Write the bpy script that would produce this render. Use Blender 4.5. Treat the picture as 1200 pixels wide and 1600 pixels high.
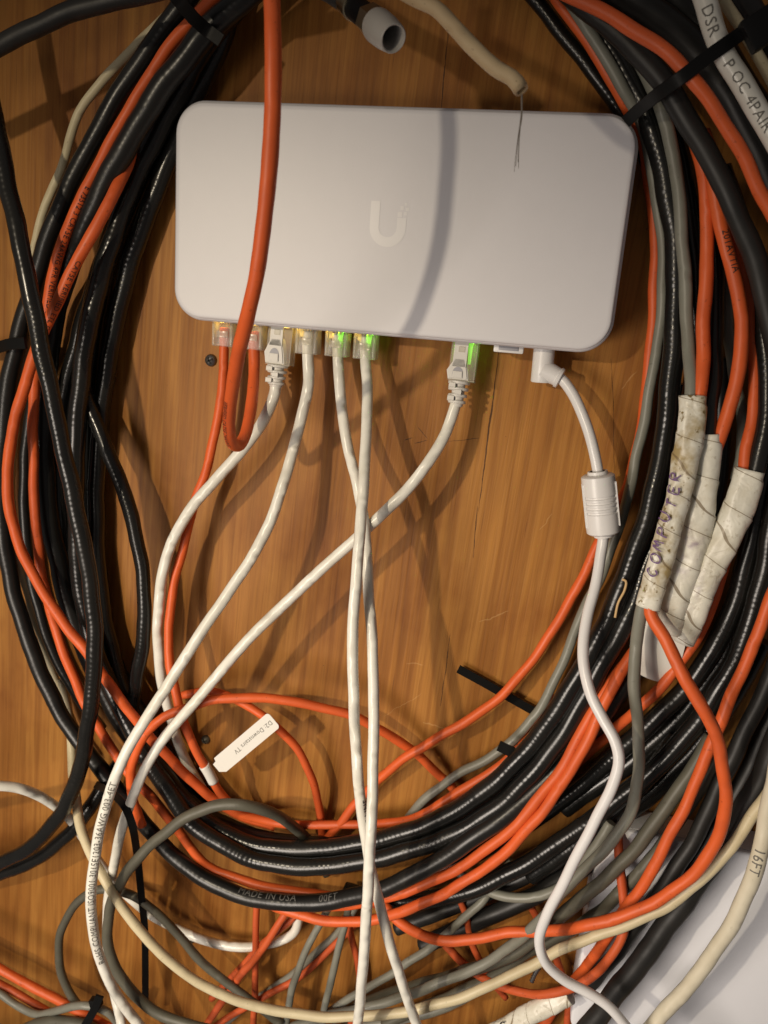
import bpy, bmesh, math, random
import numpy as np
from mathutils import Vector, Matrix

for o in list(bpy.data.objects):
    bpy.data.objects.remove(o)
random.seed(4)
np.random.seed(4)
SC = bpy.context.scene
COL = SC.collection

# ---------------------------------------------------------------- camera
# x right along the switch, z up, wall in the plane y = 0, viewer at negative y
FPX, CX, CY = 1275.0, 600.0, 800.0
CAM = Vector((0.0821541, -0.4196357, -0.0344754))
ROW = [(0.97593043, 0.07383026, -0.20520449),
       (0.12132974, -0.9656967, 0.22958436),
       (-0.18121503, -0.24895577, -0.9514106)]
def dw(r): return Vector((r[0], -r[2], r[1]))
RIGHT, DOWN, FWD = dw(ROW[0]), dw(ROW[1]), dw(ROW[2])
cd = bpy.data.cameras.new('camera')
cam = bpy.data.objects.new('camera', cd)
COL.objects.link(cam)
M = Matrix.Identity(4)
for i in range(3):
    M[i][0], M[i][1], M[i][2], M[i][3] = RIGHT[i], -DOWN[i], -FWD[i], CAM[i]
cam.matrix_world = M
cd.sensor_fit = 'VERTICAL'
cd.sensor_height = 24.0
cd.lens = FPX / 1600.0 * 24.0
cd.clip_start, cd.clip_end = 0.01, 20.0
cd.dof.use_dof = True
cd.dof.focus_distance = 0.39
cd.dof.aperture_fstop = 11.0
SC.camera = cam

# ---------------------------------------------------------------- world, lamp, exposure
w = bpy.data.worlds.new('World')
SC.world = w
w.use_nodes = True
w.node_tree.nodes['Background'].inputs[0].default_value = (1.0, 0.92, 0.87, 1)
w.node_tree.nodes['Background'].inputs[1].default_value = 0.108
ld = bpy.data.lights.new('room_lamp', 'SPOT')
ld.energy = 14.0
ld.color = (1.0, 0.85, 0.63)
ld.shadow_soft_size = 0.011
ld.spot_size = math.radians(61)
ld.spot_blend = 1.0
lo = bpy.data.objects.new('room_lamp', ld)
COL.objects.link(lo)
LAMP = Vector((-0.325, -0.76, 0.08))
lo.location = LAMP
lo.rotation_euler = (Vector((-0.09, 0.0, -0.27)) - LAMP).to_track_quat('-Z', 'Y').to_euler()
fd = bpy.data.lights.new('fill_spot', 'SPOT')          # broad soft fill spot, added to lift the shadows
fd.energy = 22.0
fd.color = (1.0, 0.88, 0.76)
fd.shadow_soft_size = 0.17
fd.spot_size = math.radians(78)
fd.spot_blend = 1.0
fo = bpy.data.objects.new('fill_spot', fd)
COL.objects.link(fo)
fo.location = (-0.34, -0.72, -0.32)
fo.rotation_euler = (Vector((0.08, 0.0, -0.42)) - Vector(fo.location)).to_track_quat('-Z', 'Y').to_euler()
vs = SC.view_settings
vs.view_transform = 'Standard'
vs.look = 'None'
vs.exposure = 0.0
vs.gamma = 1.0
SC.render.engine = 'CYCLES'
SC.cycles.max_bounces = 5
SC.cycles.diffuse_bounces = 3
SC.cycles.glossy_bounces = 2
SC.cycles.transmission_bounces = 2
SC.cycles.transparent_max_bounces = 10
SC.cycles.caustics_reflective = False
SC.cycles.caustics_refractive = False

# ---------------------------------------------------------------- geometry helpers
def P(px, py, h_mm):
    """point seen at a place of the picture, h millimetres in front of the wall"""
    d = RIGHT * ((px - CX) / FPX) + DOWN * ((py - CY) / FPX) + FWD
    t = (-h_mm * 0.001 - CAM.y) / d.y
    return CAM + d * t

def tag(o, label=None, cat=None, group=None, kind=None):
    if label: o['label'] = label
    if cat: o['category'] = cat
    if group: o['group'] = group
    if kind: o['kind'] = kind
    return o

def empty(name, loc=(0, 0, 0)):
    o = bpy.data.objects.new(name, None)
    o.empty_display_size = 0.01
    o.location = loc
    COL.objects.link(o)
    return o

def link(name, me, mat, parent=None, smooth=True):
    o = bpy.data.objects.new(name, me)
    COL.objects.link(o)
    if mat: me.materials.append(mat)
    if smooth:
        for p in me.polygons: p.use_smooth = True
    if parent is not None:
        o.parent = parent
        o.matrix_parent_inverse = Matrix.Translation(parent.location).inverted()
    return o

def from_bm(name, bm, mat, parent=None, smooth=True, angle=None):
    bmesh.ops.recalc_face_normals(bm, faces=bm.faces)
    me = bpy.data.meshes.new(name)
    bm.to_mesh(me)
    bm.free()
    o = link(name, me, mat, parent, smooth)
    if smooth and angle:
        me.set_sharp_from_angle(angle=math.radians(angle))
    return o

def spline(pts, step):
    """centripetal Catmull-Rom through pts (n x k array), resampled evenly on the first columns"""
    p = np.asarray(pts, float)
    if len(p) == 2:
        p = np.array([p[0], (p[0] + p[1]) / 2, p[1]])
    p = np.vstack([2 * p[0] - p[1], p, 2 * p[-1] - p[-2]])
    out = []
    for i in range(1, len(p) - 2):
        p0, p1, p2, p3 = p[i - 1], p[i], p[i + 1], p[i + 2]
        t0 = 0.0
        t1 = t0 + max(np.linalg.norm(p1 - p0), 1e-9) ** 0.5
        t2 = t1 + max(np.linalg.norm(p2 - p1), 1e-9) ** 0.5
        t3 = t2 + max(np.linalg.norm(p3 - p2), 1e-9) ** 0.5
        n = 14
        t = np.linspace(t1, t2, n, endpoint=False)[:, None]
        A1 = (t1 - t) / (t1 - t0) * p0 + (t - t0) / (t1 - t0) * p1
        A2 = (t2 - t) / (t2 - t1) * p1 + (t - t1) / (t2 - t1) * p2
        A3 = (t3 - t) / (t3 - t2) * p2 + (t - t2) / (t3 - t2) * p3
        B1 = (t2 - t) / (t2 - t0) * A1 + (t - t0) / (t2 - t0) * A2
        B2 = (t3 - t) / (t3 - t1) * A2 + (t - t1) / (t3 - t1) * A3
        out.append((t2 - t) / (t2 - t1) * B1 + (t - t1) / (t2 - t1) * B2)
    out = np.vstack(out + [p[-2][None]])
    seg = np.linalg.norm(np.diff(out[:, :3], axis=0), axis=1)
    s = np.concatenate([[0], np.cumsum(seg)])
    n = max(3, int(round(s[-1] / step)) + 1)
    q = np.linspace(0, s[-1], n)
    return np.stack([np.interp(q, s, out[:, k]) for k in range(out.shape[1])], 1)

def frames(pts):
    """tangent, outward (towards viewer) and side vectors along a path"""
    p = np.asarray(pts)
    t = np.gradient(p, axis=0)
    t /= np.linalg.norm(t, axis=1)[:, None] + 1e-12
    v = np.array(CAM)[None] - p
    n = v - t * np.sum(v * t, 1)[:, None]
    n /= np.linalg.norm(n, axis=1)[:, None] + 1e-12
    for i in range(1, len(n)):
        if np.dot(n[i], n[i - 1]) < 0.2:
            m = n[i - 1] - t[i] * np.dot(n[i - 1], t[i])
            n[i] = m / (np.linalg.norm(m) + 1e-12)
    b = np.cross(t, n)
    return t, n, b

def sweep(name, pts, prof, mat, parent=None, uvscale=1.0, caps=True, rad=None):
    """sweep a closed profile (list of (side, out) in metres, or function of (s, i)) along pts"""
    pts = np.asarray(pts, float)
    t, n, b = frames(pts)
    s = np.concatenate([[0], np.cumsum(np.linalg.norm(np.diff(pts, axis=0), axis=1))])
    N = len(pts)
    rows = []
    for i in range(N):
        pr = prof(s[i], i) if callable(prof) else prof
        pr = np.asarray(pr)
        k = 1.0 if rad is None else rad[i]
        rows.append(pts[i] + k * (pr[:, :1] * b[i] + pr[:, 1:] * n[i]))
    K = len(rows[0])
    verts = np.vstack(rows)
    idx = np.arange(N * K).reshape(N, K)
    a = idx[:-1]; c = idx[1:]
    quads = np.stack([a, np.roll(a, -1, 1), np.roll(c, -1, 1), c], -1).reshape(-1, 4)
    faces = quads.tolist()
    if caps:
        faces.append(idx[0][::-1].tolist())
        faces.append(idx[-1].tolist())
    me = bpy.data.meshes.new(name)
    me.from_pydata(verts.tolist(), [], faces)
    uv = me.uv_layers.new(name='UVMap')
    u = []
    for i in range(N - 1):
        for j in range(K):
            u += [s[i], j / K, s[i], (j + 1) / K, s[i + 1], (j + 1) / K, s[i + 1], j / K]
    if caps:
        u += [0.0, 0.0] * (2 * K)
    uv.data.foreach_set('uv', u)
    o = link(name, me, mat, parent)
    if caps:
        for p in list(me.polygons)[-2:]: p.use_smooth = False
    return o

def circ(r, n=14, sq=1.0):
    return [(r * math.cos(2 * math.pi * k / n), sq * r * math.sin(2 * math.pi * k / n)) for k in range(n)]

def lathe(name, origin, axis, prof, mat, parent=None, seg=28, closed=False, angle=35):
    """prof: list of (distance along axis, radius)"""
    ax = Vector(axis).normalized()
    u = ax.orthogonal().normalized()
    v = ax.cross(u)
    bm = bmesh.new()
    rings = []
    for d, r in prof:
        c = Vector(origin) + ax * d
        if r < 1e-6:
            rings.append([bm.verts.new(c)])
        else:
            rings.append([bm.verts.new(c + (u * math.cos(2 * math.pi * k / seg) + v * math.sin(2 * math.pi * k / seg)) * r) for k in range(seg)])
    for A, B in zip(rings, rings[1:]):
        for k in range(seg):
            k2 = (k + 1) % seg
            if len(A) == 1 and len(B) > 1: bm.faces.new((A[0], B[k2], B[k]))
            elif len(B) == 1 and len(A) > 1: bm.faces.new((A[k], A[k2], B[0]))
            elif len(A) > 1: bm.faces.new((A[k], A[k2], B[k2], B[k]))
    if closed:
        A, B = rings[-1], rings[0]
        for k in range(seg):
            k2 = (k + 1) % seg
            bm.faces.new((A[k], A[k2], B[k2], B[k]))
    return from_bm(name, bm, mat, parent, True, angle)

def box_bm(bm, o, ex, ey, ez, bevel=0.0, segs=2):
    """box centred at o with half-extent vectors"""
    r = bmesh.ops.create_cube(bm, size=2.0)
    vs_ = r['verts']
    Mx = Matrix((ex, ey, ez)).transposed().to_4x4()
    for vv in vs_:
        vv.co = Vector(o) + Mx @ vv.co
    if bevel:
        ed = list({e for vv in vs_ for e in vv.link_edges})
        bmesh.ops.bevel(bm, geom=ed, offset=bevel, segments=segs, affect='EDGES', profile=0.6)

def prism(name, outline, o, ex, ey, ez, depth, mat, parent=None, bevel=0.0):
    """extrude a 2D outline (in ex, ey) by depth along ez"""
    bm = bmesh.new()
    o = Vector(o)
    vs_ = [bm.verts.new(o + ex * x + ey * y) for x, y in outline]
    f = bm.faces.new(vs_)
    r = bmesh.ops.extrude_face_region(bm, geom=[f])
    nv = [g for g in r['geom'] if isinstance(g, bmesh.types.BMVert)]
    bmesh.ops.translate(bm, verts=nv, vec=ez * depth)
    if bevel:
        top = [e for e in bm.edges if all(v_ in nv for v_ in e.verts)]
        bmesh.ops.bevel(bm, geom=top, offset=bevel, segments=2, affect='EDGES')
    return from_bm(name, bm, mat, parent, True, 30)

def rrect(hw, hh, r, n=10):
    out = []
    for cx, cz, a0 in ((hw - r, hh - r, 0), (-hw + r, hh - r, 90), (-hw + r, -hh + r, 180), (hw - r, -hh + r, 270)):
        for k in range(n + 1):
            a = math.radians(a0 + 90 * k / n)
            out.append((cx + r * math.cos(a), cz + r * math.sin(a)))
    return out

def loft(name, loops, mat, parent=None, angle=30):
    bm = bmesh.new()
    rs = [[bm.verts.new(c) for c in L] for L in loops]
    n = len(rs[0])
    for A, B in zip(rs, rs[1:]):
        for k in range(n):
            bm.faces.new((A[k], A[(k + 1) % n], B[(k + 1) % n], B[k]))
    bm.faces.new(rs[0]); bm.faces.new(rs[-1])
    return from_bm(name, bm, mat, parent, True, angle)

def text_verts(s, size, wide=1.0, extra=None):
    cu = bpy.data.curves.new('lettering', 'FONT')
    cu.body = s
    cu.size = size
    cu.resolution_u = 2
    cu.space_character = 1.08
    ob = bpy.data.objects.new('lettering', cu)
    COL.objects.link(ob)
    dg = bpy.context.evaluated_depsgraph_get()
    me = bpy.data.meshes.new_from_object(ob.evaluated_get(dg))
    bpy.data.objects.remove(ob)
    bm = bmesh.new()
    bm.from_mesh(me)
    bpy.data.meshes.remove(me)
    for k in range(1, 8):
        g = bm.verts[:] + bm.edges[:] + bm.faces[:]
        bmesh.ops.bisect_plane(bm, geom=g, plane_co=(0, size * (k * 0.13 - 0.2), 0), plane_no=(0, 1, 0))
    for v in bm.verts: v.co.x *= wide
    return bm

def path_at(pts, s):
    seg = np.linalg.norm(np.diff(pts, axis=0), axis=1)
    S = np.concatenate([[0], np.cumsum(seg)])
    return S

def wrap_text(s, pts, s0, size, r, ang0, reverse, mat, parent, wide=1.0, sq=1.0, lift=0.00017, wob=0.0, name='printed_lettering'):
    """lay lettering along a tube; s0 is the arc length where it starts, ang0 the angle off the viewer-facing line"""
    pts = np.asarray(pts)
    t, n, b = frames(pts)
    S = path_at(pts, 0)
    bm = text_verts(s, size, wide) if isinstance(s, str) else s
    sg = -1 if reverse else 1
    mx = max((v.co.x for v in bm.verts), default=1)
    for v in bm.verts:
        q = min(max(s0 + sg * v.co.x, 0), S[-1])
        f = lambda A: np.array([np.interp(q, S, A[:, k]) for k in range(3)])
        c, nn, bb = f(pts), f(n), f(b)
        a = ang0 + sg * (v.co.y - 0.35 * size + wob * math.sin(v.co.x / size * 2.2)) / r
        nn /= np.linalg.norm(nn); bb /= np.linalg.norm(bb)
        v.co = Vector(c + (r + lift) * (math.cos(a) * nn * sq + math.sin(a) * -bb))
    me = bpy.data.meshes.new(name)
    bm.to_mesh(me); bm.free()
    return link(name, me, mat, parent, False)

STROKES = {'C': [[(.8, .85), (.5, 1), (.15, .7), (.1, .3), (.4, 0), (.8, .2)]], 'O': [[(.5, 1), (.1, .6), (.25, .05), (.7, .1), (.85, .6), (.5, 1)]],
 'M': [[(0, 0), (.15, 1), (.45, .35), (.75, 1), (.95, 0)]], 'P': [[(.1, -.1), (.15, 1), (.7, .95), (.75, .6), (.15, .45)]],
 'U': [[(.1, 1), (.1, .25), (.4, 0), (.75, .3), (.8, 1)]], 'T': [[(0, .95), (.9, 1)], [(.45, 1), (.4, 0)]],
 'E': [[(.75, 1), (.1, .95), (.15, 0), (.8, .05)], [(.12, .5), (.65, .52)]], 'R': [[(.1, 0), (.12, 1), (.7, .95), (.72, .6), (.15, .5), (.85, -.05)]],
 'S': [[(.8, .85), (.4, 1), (.15, .75), (.7, .4), (.6, .05), (.1, .1)]], 'D': [[(.1, 0), (.15, 1), (.6, .9), (.85, .5), (.6, .08), (.1, 0)]],
 'V': [[(0, 1), (.4, 0), (.85, 1)]], 'L': [[(.15, 1), (.1, 0), (.75, .05)]]}
def scrawl(word, size, gap=1.25, pen=0.00036, seed=1, slant=0.12):
    rg = random.Random(seed)
    bm = bmesh.new()
    x0 = 0.0
    for ch in word:
        k = rg.uniform(0.85, 1.12); dy = rg.uniform(-0.08, 0.12) * size
        for st in STROKES[ch]:
            q = spline(np.array([((x * 0.75 + slant * y + rg.uniform(-.04, .04)) * size * k + x0, y * size * k * 0.75 + dy, 0) for x, y in st]), size * 0.06)
            d = np.gradient(q, axis=0); d /= np.linalg.norm(d, axis=1)[:, None] + 1e-9
            nv = np.column_stack([-d[:, 1], d[:, 0], 0 * d[:, 0]])
            wd = pen * (1 + 0.35 * np.sin(np.arange(len(q)) * 0.7 + rg.random() * 6))
            L = [bm.verts.new(a) for a in q + nv * wd[:, None]]; R = [bm.verts.new(a) for a in q - nv * wd[:, None]]
            for i in range(len(q) - 1): bm.faces.new((L[i], L[i + 1], R[i + 1], R[i]))
        x0 += size * gap * rg.uniform(0.9, 1.08)
    return bm

# ---------------------------------------------------------------- materials
def nt(name):
    m = bpy.data.materials.new(name)
    m.use_nodes = True
    t = m.node_tree
    return m, t, t.nodes['Principled BSDF']

def N(t, kind, **kw):
    n = t.nodes.new(kind)
    for k, v in kw.items(): setattr(n, k, v)
    return n

def mth(t, op, a, b=None, c=None, clamp=False):
    n = t.nodes.new('ShaderNodeMath')
    n.operation = op
    n.use_clamp = clamp
    for i, x in enumerate((a, b, c)):
        if x is None: continue
        if isinstance(x, (int, float)): n.inputs[i].default_value = x
        else: t.links.new(x, n.inputs[i])
    return n.outputs[0]

def ramp(t, src, stops):
    n = t.nodes.new('ShaderNodeValToRGB')
    while len(n.color_ramp.elements) < len(stops): n.color_ramp.elements.new(0.5)
    for e, (p, c) in zip(n.color_ramp.elements, stops):
        e.position = p
        e.color = (*c, 1) if len(c) == 3 else c
    t.links.new(src, n.inputs[0])
    return n.outputs[0]

def mixc(t, fac, a, b, mode='MIX'):
    n = t.nodes.new('ShaderNodeMix')
    n.data_type = 'RGBA'
    n.blend_type = mode
    for sock, x in ((n.inputs['Factor'], fac), (n.inputs[6], a), (n.inputs[7], b)):
        if isinstance(x, (int, float)): sock.default_value = x
        elif isinstance(x, tuple): sock.default_value = (*x[:3], 1)
        else: t.links.new(x, sock)
    return n.outputs[2]

def noise(t, vec, scale, detail=3.0, rough=0.55, dist=0.0):
    n = t.nodes.new('ShaderNodeTexNoise')
    n.inputs['Scale'].default_value = scale
    n.inputs['Detail'].default_value = detail
    n.inputs['Roughness'].default_value = rough
    n.inputs['Distortion'].default_value = dist
    if vec is not None: t.links.new(vec, n.inputs['Vector'])
    return n.outputs['Fac']

def bump(t, h, strength, dist):
    n = t.nodes.new('ShaderNodeBump')
    n.inputs['Strength'].default_value = strength
    n.inputs['Distance'].default_value = dist
    t.links.new(h, n.inputs['Height'])
    return n.outputs['Normal']

def jacket(name, col, dirt, rough, pitch, twist, amp, spec=0.5, spots=0.3, coat=0.0):
    """extruded cable jacket: helical ridges of the pairs or braid below, smudges and specks"""
    m, t, b = nt(name)
    uv = N(t, 'ShaderNodeUVMap').outputs[0]
    sx = N(t, 'ShaderNodeSeparateXYZ')
    t.links.new(uv, sx.inputs[0])
    co = N(t, 'ShaderNodeTexCoord').outputs['Object']
    wv = noise(t, co, 70, 1)
    ph = mth(t, 'ADD', mth(t, 'DIVIDE', sx.outputs[0], pitch), mth(t, 'MULTIPLY', sx.outputs[1], twist))
    ph = mth(t, 'ADD', ph, mth(t, 'MULTIPLY', wv, 2.6))
    rid = mth(t, 'MULTIPLY', mth(t, 'SINE', mth(t, 'MULTIPLY', ph, 2 * math.pi)), ramp(t, noise(t, co, 38, 2, 0.6), [(0.36, (0.15, 0.15, 0.15)), (0.62, (1, 1, 1))]))
    t.links.new(bump(t, rid, 1.0, amp), b.inputs['Normal'])
    big = noise(t, co, 26, 3, 0.7)
    sp = noise(t, co, 420, 2, 0.6)
    f1 = ramp(t, big, [(0.42, (0, 0, 0)), (0.72, (1, 1, 1))])
    f2 = ramp(t, sp, [(0.66, (0, 0, 0)), (0.74, (1, 1, 1))])
    c = mixc(t, mth(t, 'MULTIPLY', f1, 0.62), col, dirt)
    c = mixc(t, mth(t, 'MULTIPLY', f2, spots), c, tuple(x * 0.45 for x in dirt))
    sq = N(t, 'ShaderNodeMapping')
    sq.inputs['Scale'].default_value = (130, 9, 1)
    t.links.new(uv, sq.inputs[0])
    f3 = ramp(t, noise(t, sq.outputs[0], 1.0, 3, 0.7), [(0.60, (0, 0, 0)), (0.74, (1, 1, 1))])
    c = mixc(t, mth(t, 'MULTIPLY', f3, 0.22), c, tuple(0.6 * x + (0.10 if col[0] > 0.05 else 0.022) for x in col))
    t.links.new(c, b.inputs['Base Color'])
    r = mth(t, 'ADD', mth(t, 'MULTIPLY', big, 0.25), rough - 0.12)
    t.links.new(r, b.inputs['Roughness'])
    b.inputs['Specular IOR Level'].default_value = spec
    b.inputs['Coat Weight'].default_value = coat
    b.inputs['Coat Roughness'].default_value = 0.3
    return m

def plain(name, col, rough=0.5, metal=0.0, bumpamp=0.0, scale=800, var=0.12):
    m, t, b = nt(name)
    co = N(t, 'ShaderNodeTexCoord').outputs['Object']
    nz = noise(t, co, scale * 0.06, 4)
    c = mixc(t, mth(t, 'MULTIPLY', nz, var * 2), col, tuple(x * 0.6 for x in col))
    t.links.new(c, b.inputs['Base Color'])
    b.inputs['Roughness'].default_value = rough
    b.inputs['Metallic'].default_value = metal
    if bumpamp:
        t.links.new(bump(t, noise(t, co, scale, 3), 1.0, bumpamp), b.inputs['Normal'])
    return m

MAT = {}
MAT['orange'] = jacket('orange_jacket', (0.70, 0.118, 0.026), (0.46, 0.075, 0.022), 0.46, 0.022, 1.0, 0.00012, 0.4, 0.45)
MAT['orange2'] = jacket('orange_jacket_dull', (0.56, 0.100, 0.028), (0.36, 0.060, 0.022), 0.50, 0.022, 1.0, 0.00012, 0.35, 0.5)
MAT['black'] = jacket('black_jacket', (0.0085, 0.0085, 0.0080), (0.016, 0.0145, 0.012), 0.25, 0.0028, 1.0, 0.000034, 0.45, 0.3)
MAT['blackmatte'] = jacket('matte_black_jacket', (0.013, 0.0125, 0.012), (0.026, 0.024, 0.021), 0.46, 0.0032, 1.0, 0.000006, 0.4, 0.3)
MAT['blacksemi'] = jacket('satin_black_jacket', (0.0095, 0.0092, 0.0088), (0.018, 0.0165, 0.014), 0.33, 0.0031, 1.0, 0.000022, 0.42, 0.25)
MAT['grey'] = jacket('grey_jacket', (0.215, 0.215, 0.180), (0.130, 0.125, 0.095), 0.42, 0.020, 1.0, 0.00010, 0.45, 0.35)
MAT['olive'] = jacket('olive_grey_jacket', (0.105, 0.100, 0.075), (0.062, 0.057, 0.042), 0.48, 0.018, 1.0, 0.00010, 0.4, 0.35)
MAT['white'] = jacket('white_jacket', (0.78, 0.765, 0.70), (0.60, 0.575, 0.48), 0.28, 0.0125, 1.0, 0.00026, 0.5, 0.10)
MAT['power'] = jacket('smooth_white_jacket', (0.74, 0.73, 0.735), (0.66, 0.65, 0.65), 0.27, 0.04, 0.0, 0.00004, 0.5, 0.03)
MAT['cream'] = jacket('cream_jacket', (0.61, 0.53, 0.345), (0.42, 0.34, 0.20), 0.45, 0.016, 1.0, 0.00012, 0.4, 0.3)
MAT['offwhite'] = jacket('off_white_jacket', (0.66, 0.61, 0.48), (0.50, 0.44, 0.31), 0.42, 0.014, 1.0, 0.00014, 0.4, 0.15)
MAT['dirtycream'] = jacket('stained_cream_jacket', (0.52, 0.40, 0.245), (0.30, 0.185, 0.09), 0.6, 0.016, 1.0, 0.00020, 0.3, 0.7)
MAT['shell'] = plain('white_shell', (0.715, 0.705, 0.735), 0.42, 0, 0.00004, 2200, 0.05)
MAT['shellrim'] = plain('shell_rim', (0.62, 0.61, 0.645), 0.45, 0, 0.00003, 2200, 0.03)
MAT['logo'] = plain('silver_print', (0.82, 0.81, 0.82), 0.25, 0, 0, 800, 0.04)
MAT['boxshell'] = plain('cool_white_shell', (0.80, 0.81, 0.86), 0.45, 0, 0.00003, 2200, 0.02)
MAT['boot'] = plain('boot_rubber', (0.66, 0.64, 0.60), 0.45, 0, 0.00004, 900, 0.08)
MAT['plastic'] = plain('white_plastic', (0.74, 0.73, 0.73), 0.32, 0, 0.00003, 900, 0.04)
MAT['nylon'] = plain('black_nylon', (0.006, 0.006, 0.006), 0.45, 0, 0.00003, 900, 0.2)
MAT['nylon'].node_tree.nodes['Principled BSDF'].inputs['Specular IOR Level'].default_value = 0.18
MAT['steel'] = plain('dull_steel', (0.20, 0.19, 0.19), 0.38, 0.9, 0.00004, 900, 0.3)
MAT['brass'] = plain('nickel', (0.50, 0.42, 0.28), 0.28, 1.0, 0.00003, 900, 0.3)
MAT['gold'] = plain('gold_contact', (0.80, 0.58, 0.22), 0.25, 1.0, 0, 900, 0.1)
MAT['cap'] = plain('milky_cap', (0.40, 0.385, 0.365), 0.42, 0, 0.00003, 900, 0.08)
MAT['cap'].node_tree.nodes['Principled BSDF'].inputs['Subsurface Weight'].default_value = 0.25
MAT['cap'].node_tree.nodes['Principled BSDF'].inputs['Subsurface Radius'].default_value = (0.004, 0.004, 0.004)
MAT['ink'] = plain('black_ink', (0.02, 0.018, 0.018), 0.6, 0, 0, 800, 0.1)
MAT['greyink'] = plain('faded_ink', (0.17, 0.16, 0.14), 0.6, 0, 0, 800, 0.2)
MAT['paleink'] = plain('pale_ink', (0.14, 0.135, 0.125), 0.6, 0, 0, 800, 0.3)
MAT['purple'] = plain('purple_marker', (0.15, 0.075, 0.21), 0.6, 0, 0, 2600, 0.3)
MAT['paper'] = plain('label_paper', (0.72, 0.70, 0.65), 0.5, 0, 0.00002, 600, 0.06)
MAT['dark'] = plain('dark_cavity', (0.02, 0.018, 0.015), 0.8, 0, 0, 800, 0.1)
MAT['thread'] = plain('grey_thread', (0.17, 0.145, 0.125), 0.8, 0, 0, 800, 0.1)
MAT['splinter'] = plain('pale_splinter', (0.62, 0.42, 0.20), 0.7, 0, 0.0001, 900, 0.2)
MAT['inner'] = plain('slot_grey', (0.33, 0.33, 0.37), 0.5, 0, 0, 800, 0.1)

def clear_mat():
    m, t, b = nt('clear_plug_plastic')
    out = t.nodes['Material Output']
    tr = N(t, 'ShaderNodeBsdfTransparent')
    tr.inputs[0].default_value = (0.93, 0.92, 0.88, 1)
    b.inputs['Base Color'].default_value = (0.80, 0.77, 0.70, 1)
    b.inputs['Roughness'].default_value = 0.14
    lw = N(t, 'ShaderNodeLayerWeight')
    lw.inputs[0].default_value = 0.35
    f = mth(t, 'ADD', mth(t, 'MULTIPLY', lw.outputs['Facing'], 0.45), 0.20, clamp=True)
    mx = N(t, 'ShaderNodeMixShader')
    t.links.new(f, mx.inputs[0])
    t.links.new(tr.outputs[0], mx.inputs[1])
    t.links.new(b.outputs[0], mx.inputs[2])
    t.links.new(mx.outputs[0], out.inputs[0])
    return m
MAT['clear'] = clear_mat()

def glow(name, col, s):
    m, t, b = nt(name)
    b.inputs['Base Color'].default_value = (*col, 1)
    b.inputs['Emission Color'].default_value = (*col, 1)
    b.inputs['Emission Strength'].default_value = s
    return m
MAT['green'] = glow('green_led', (0.32, 1.0, 0.03), 30.0)
MAT['amber'] = glow('amber_led', (1.0, 0.66, 0.10), 22.0)
MAT['greenpipe'] = glow('green_plug_glow', (0.34, 1.0, 0.05), 0.42)  # emission stands in for green LED light spread through the clear plug
MAT['amberpipe'] = glow('amber_plug_glow', (1.0, 0.72, 0.16), 0.35)  # same stand-in for the amber LED light in the plug

def tape_mat(name, stain):
    m, t, b = nt(name)
    uv = N(t, 'ShaderNodeUVMap').outputs[0]
    sx = N(t, 'ShaderNodeSeparateXYZ')
    t.links.new(uv, sx.inputs[0])
    co = N(t, 'ShaderNodeTexCoord').outputs['Object']
    ph = mth(t, 'FRACT', mth(t, 'ADD', mth(t, 'SUBTRACT', mth(t, 'DIVIDE', sx.outputs[0], 0.0135), sx.outputs[1]), mth(t, 'ADD', mth(t, 'MULTIPLY', mth(t, 'SINE', mth(t, 'MULTIPLY', sx.outputs[0], 310.0)), 0.17), 4.0)))
    seam = mth(t, 'LESS_THAN', ph, 0.045)
    big = noise(t, co, 75, 4, 0.65)
    sp = noise(t, co, 330, 3, 0.6)
    c = mixc(t, mth(t, 'MULTIPLY', ramp(t, big, [(0.43, (0, 0, 0)), (0.66, (1, 1, 1))]), stain), (0.72, 0.70, 0.61), (0.34, 0.25, 0.10))
    c = mixc(t, mth(t, 'MULTIPLY', ramp(t, sp, [(0.60, (0, 0, 0)), (0.68, (1, 1, 1))]), stain * 1.1, clamp=True), c, (0.20, 0.14, 0.05))
    c = mixc(t, mth(t, 'MULTIPLY', seam, 0.75), c, (0.17, 0.115, 0.055))
    t.links.new(c, b.inputs['Base Color'])
    b.inputs['Roughness'].default_value = 0.36
    cr = noise(t, co, 130, 2, 0.5, 0.8)
    t.links.new(bump(t, cr, 1.0, 0.0007), b.inputs['Normal'])
    return m
MAT['tape'] = tape_mat('white_tape', 0.28)
MAT['tapedirty'] = tape_mat('stained_tape', 0.95)

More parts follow.
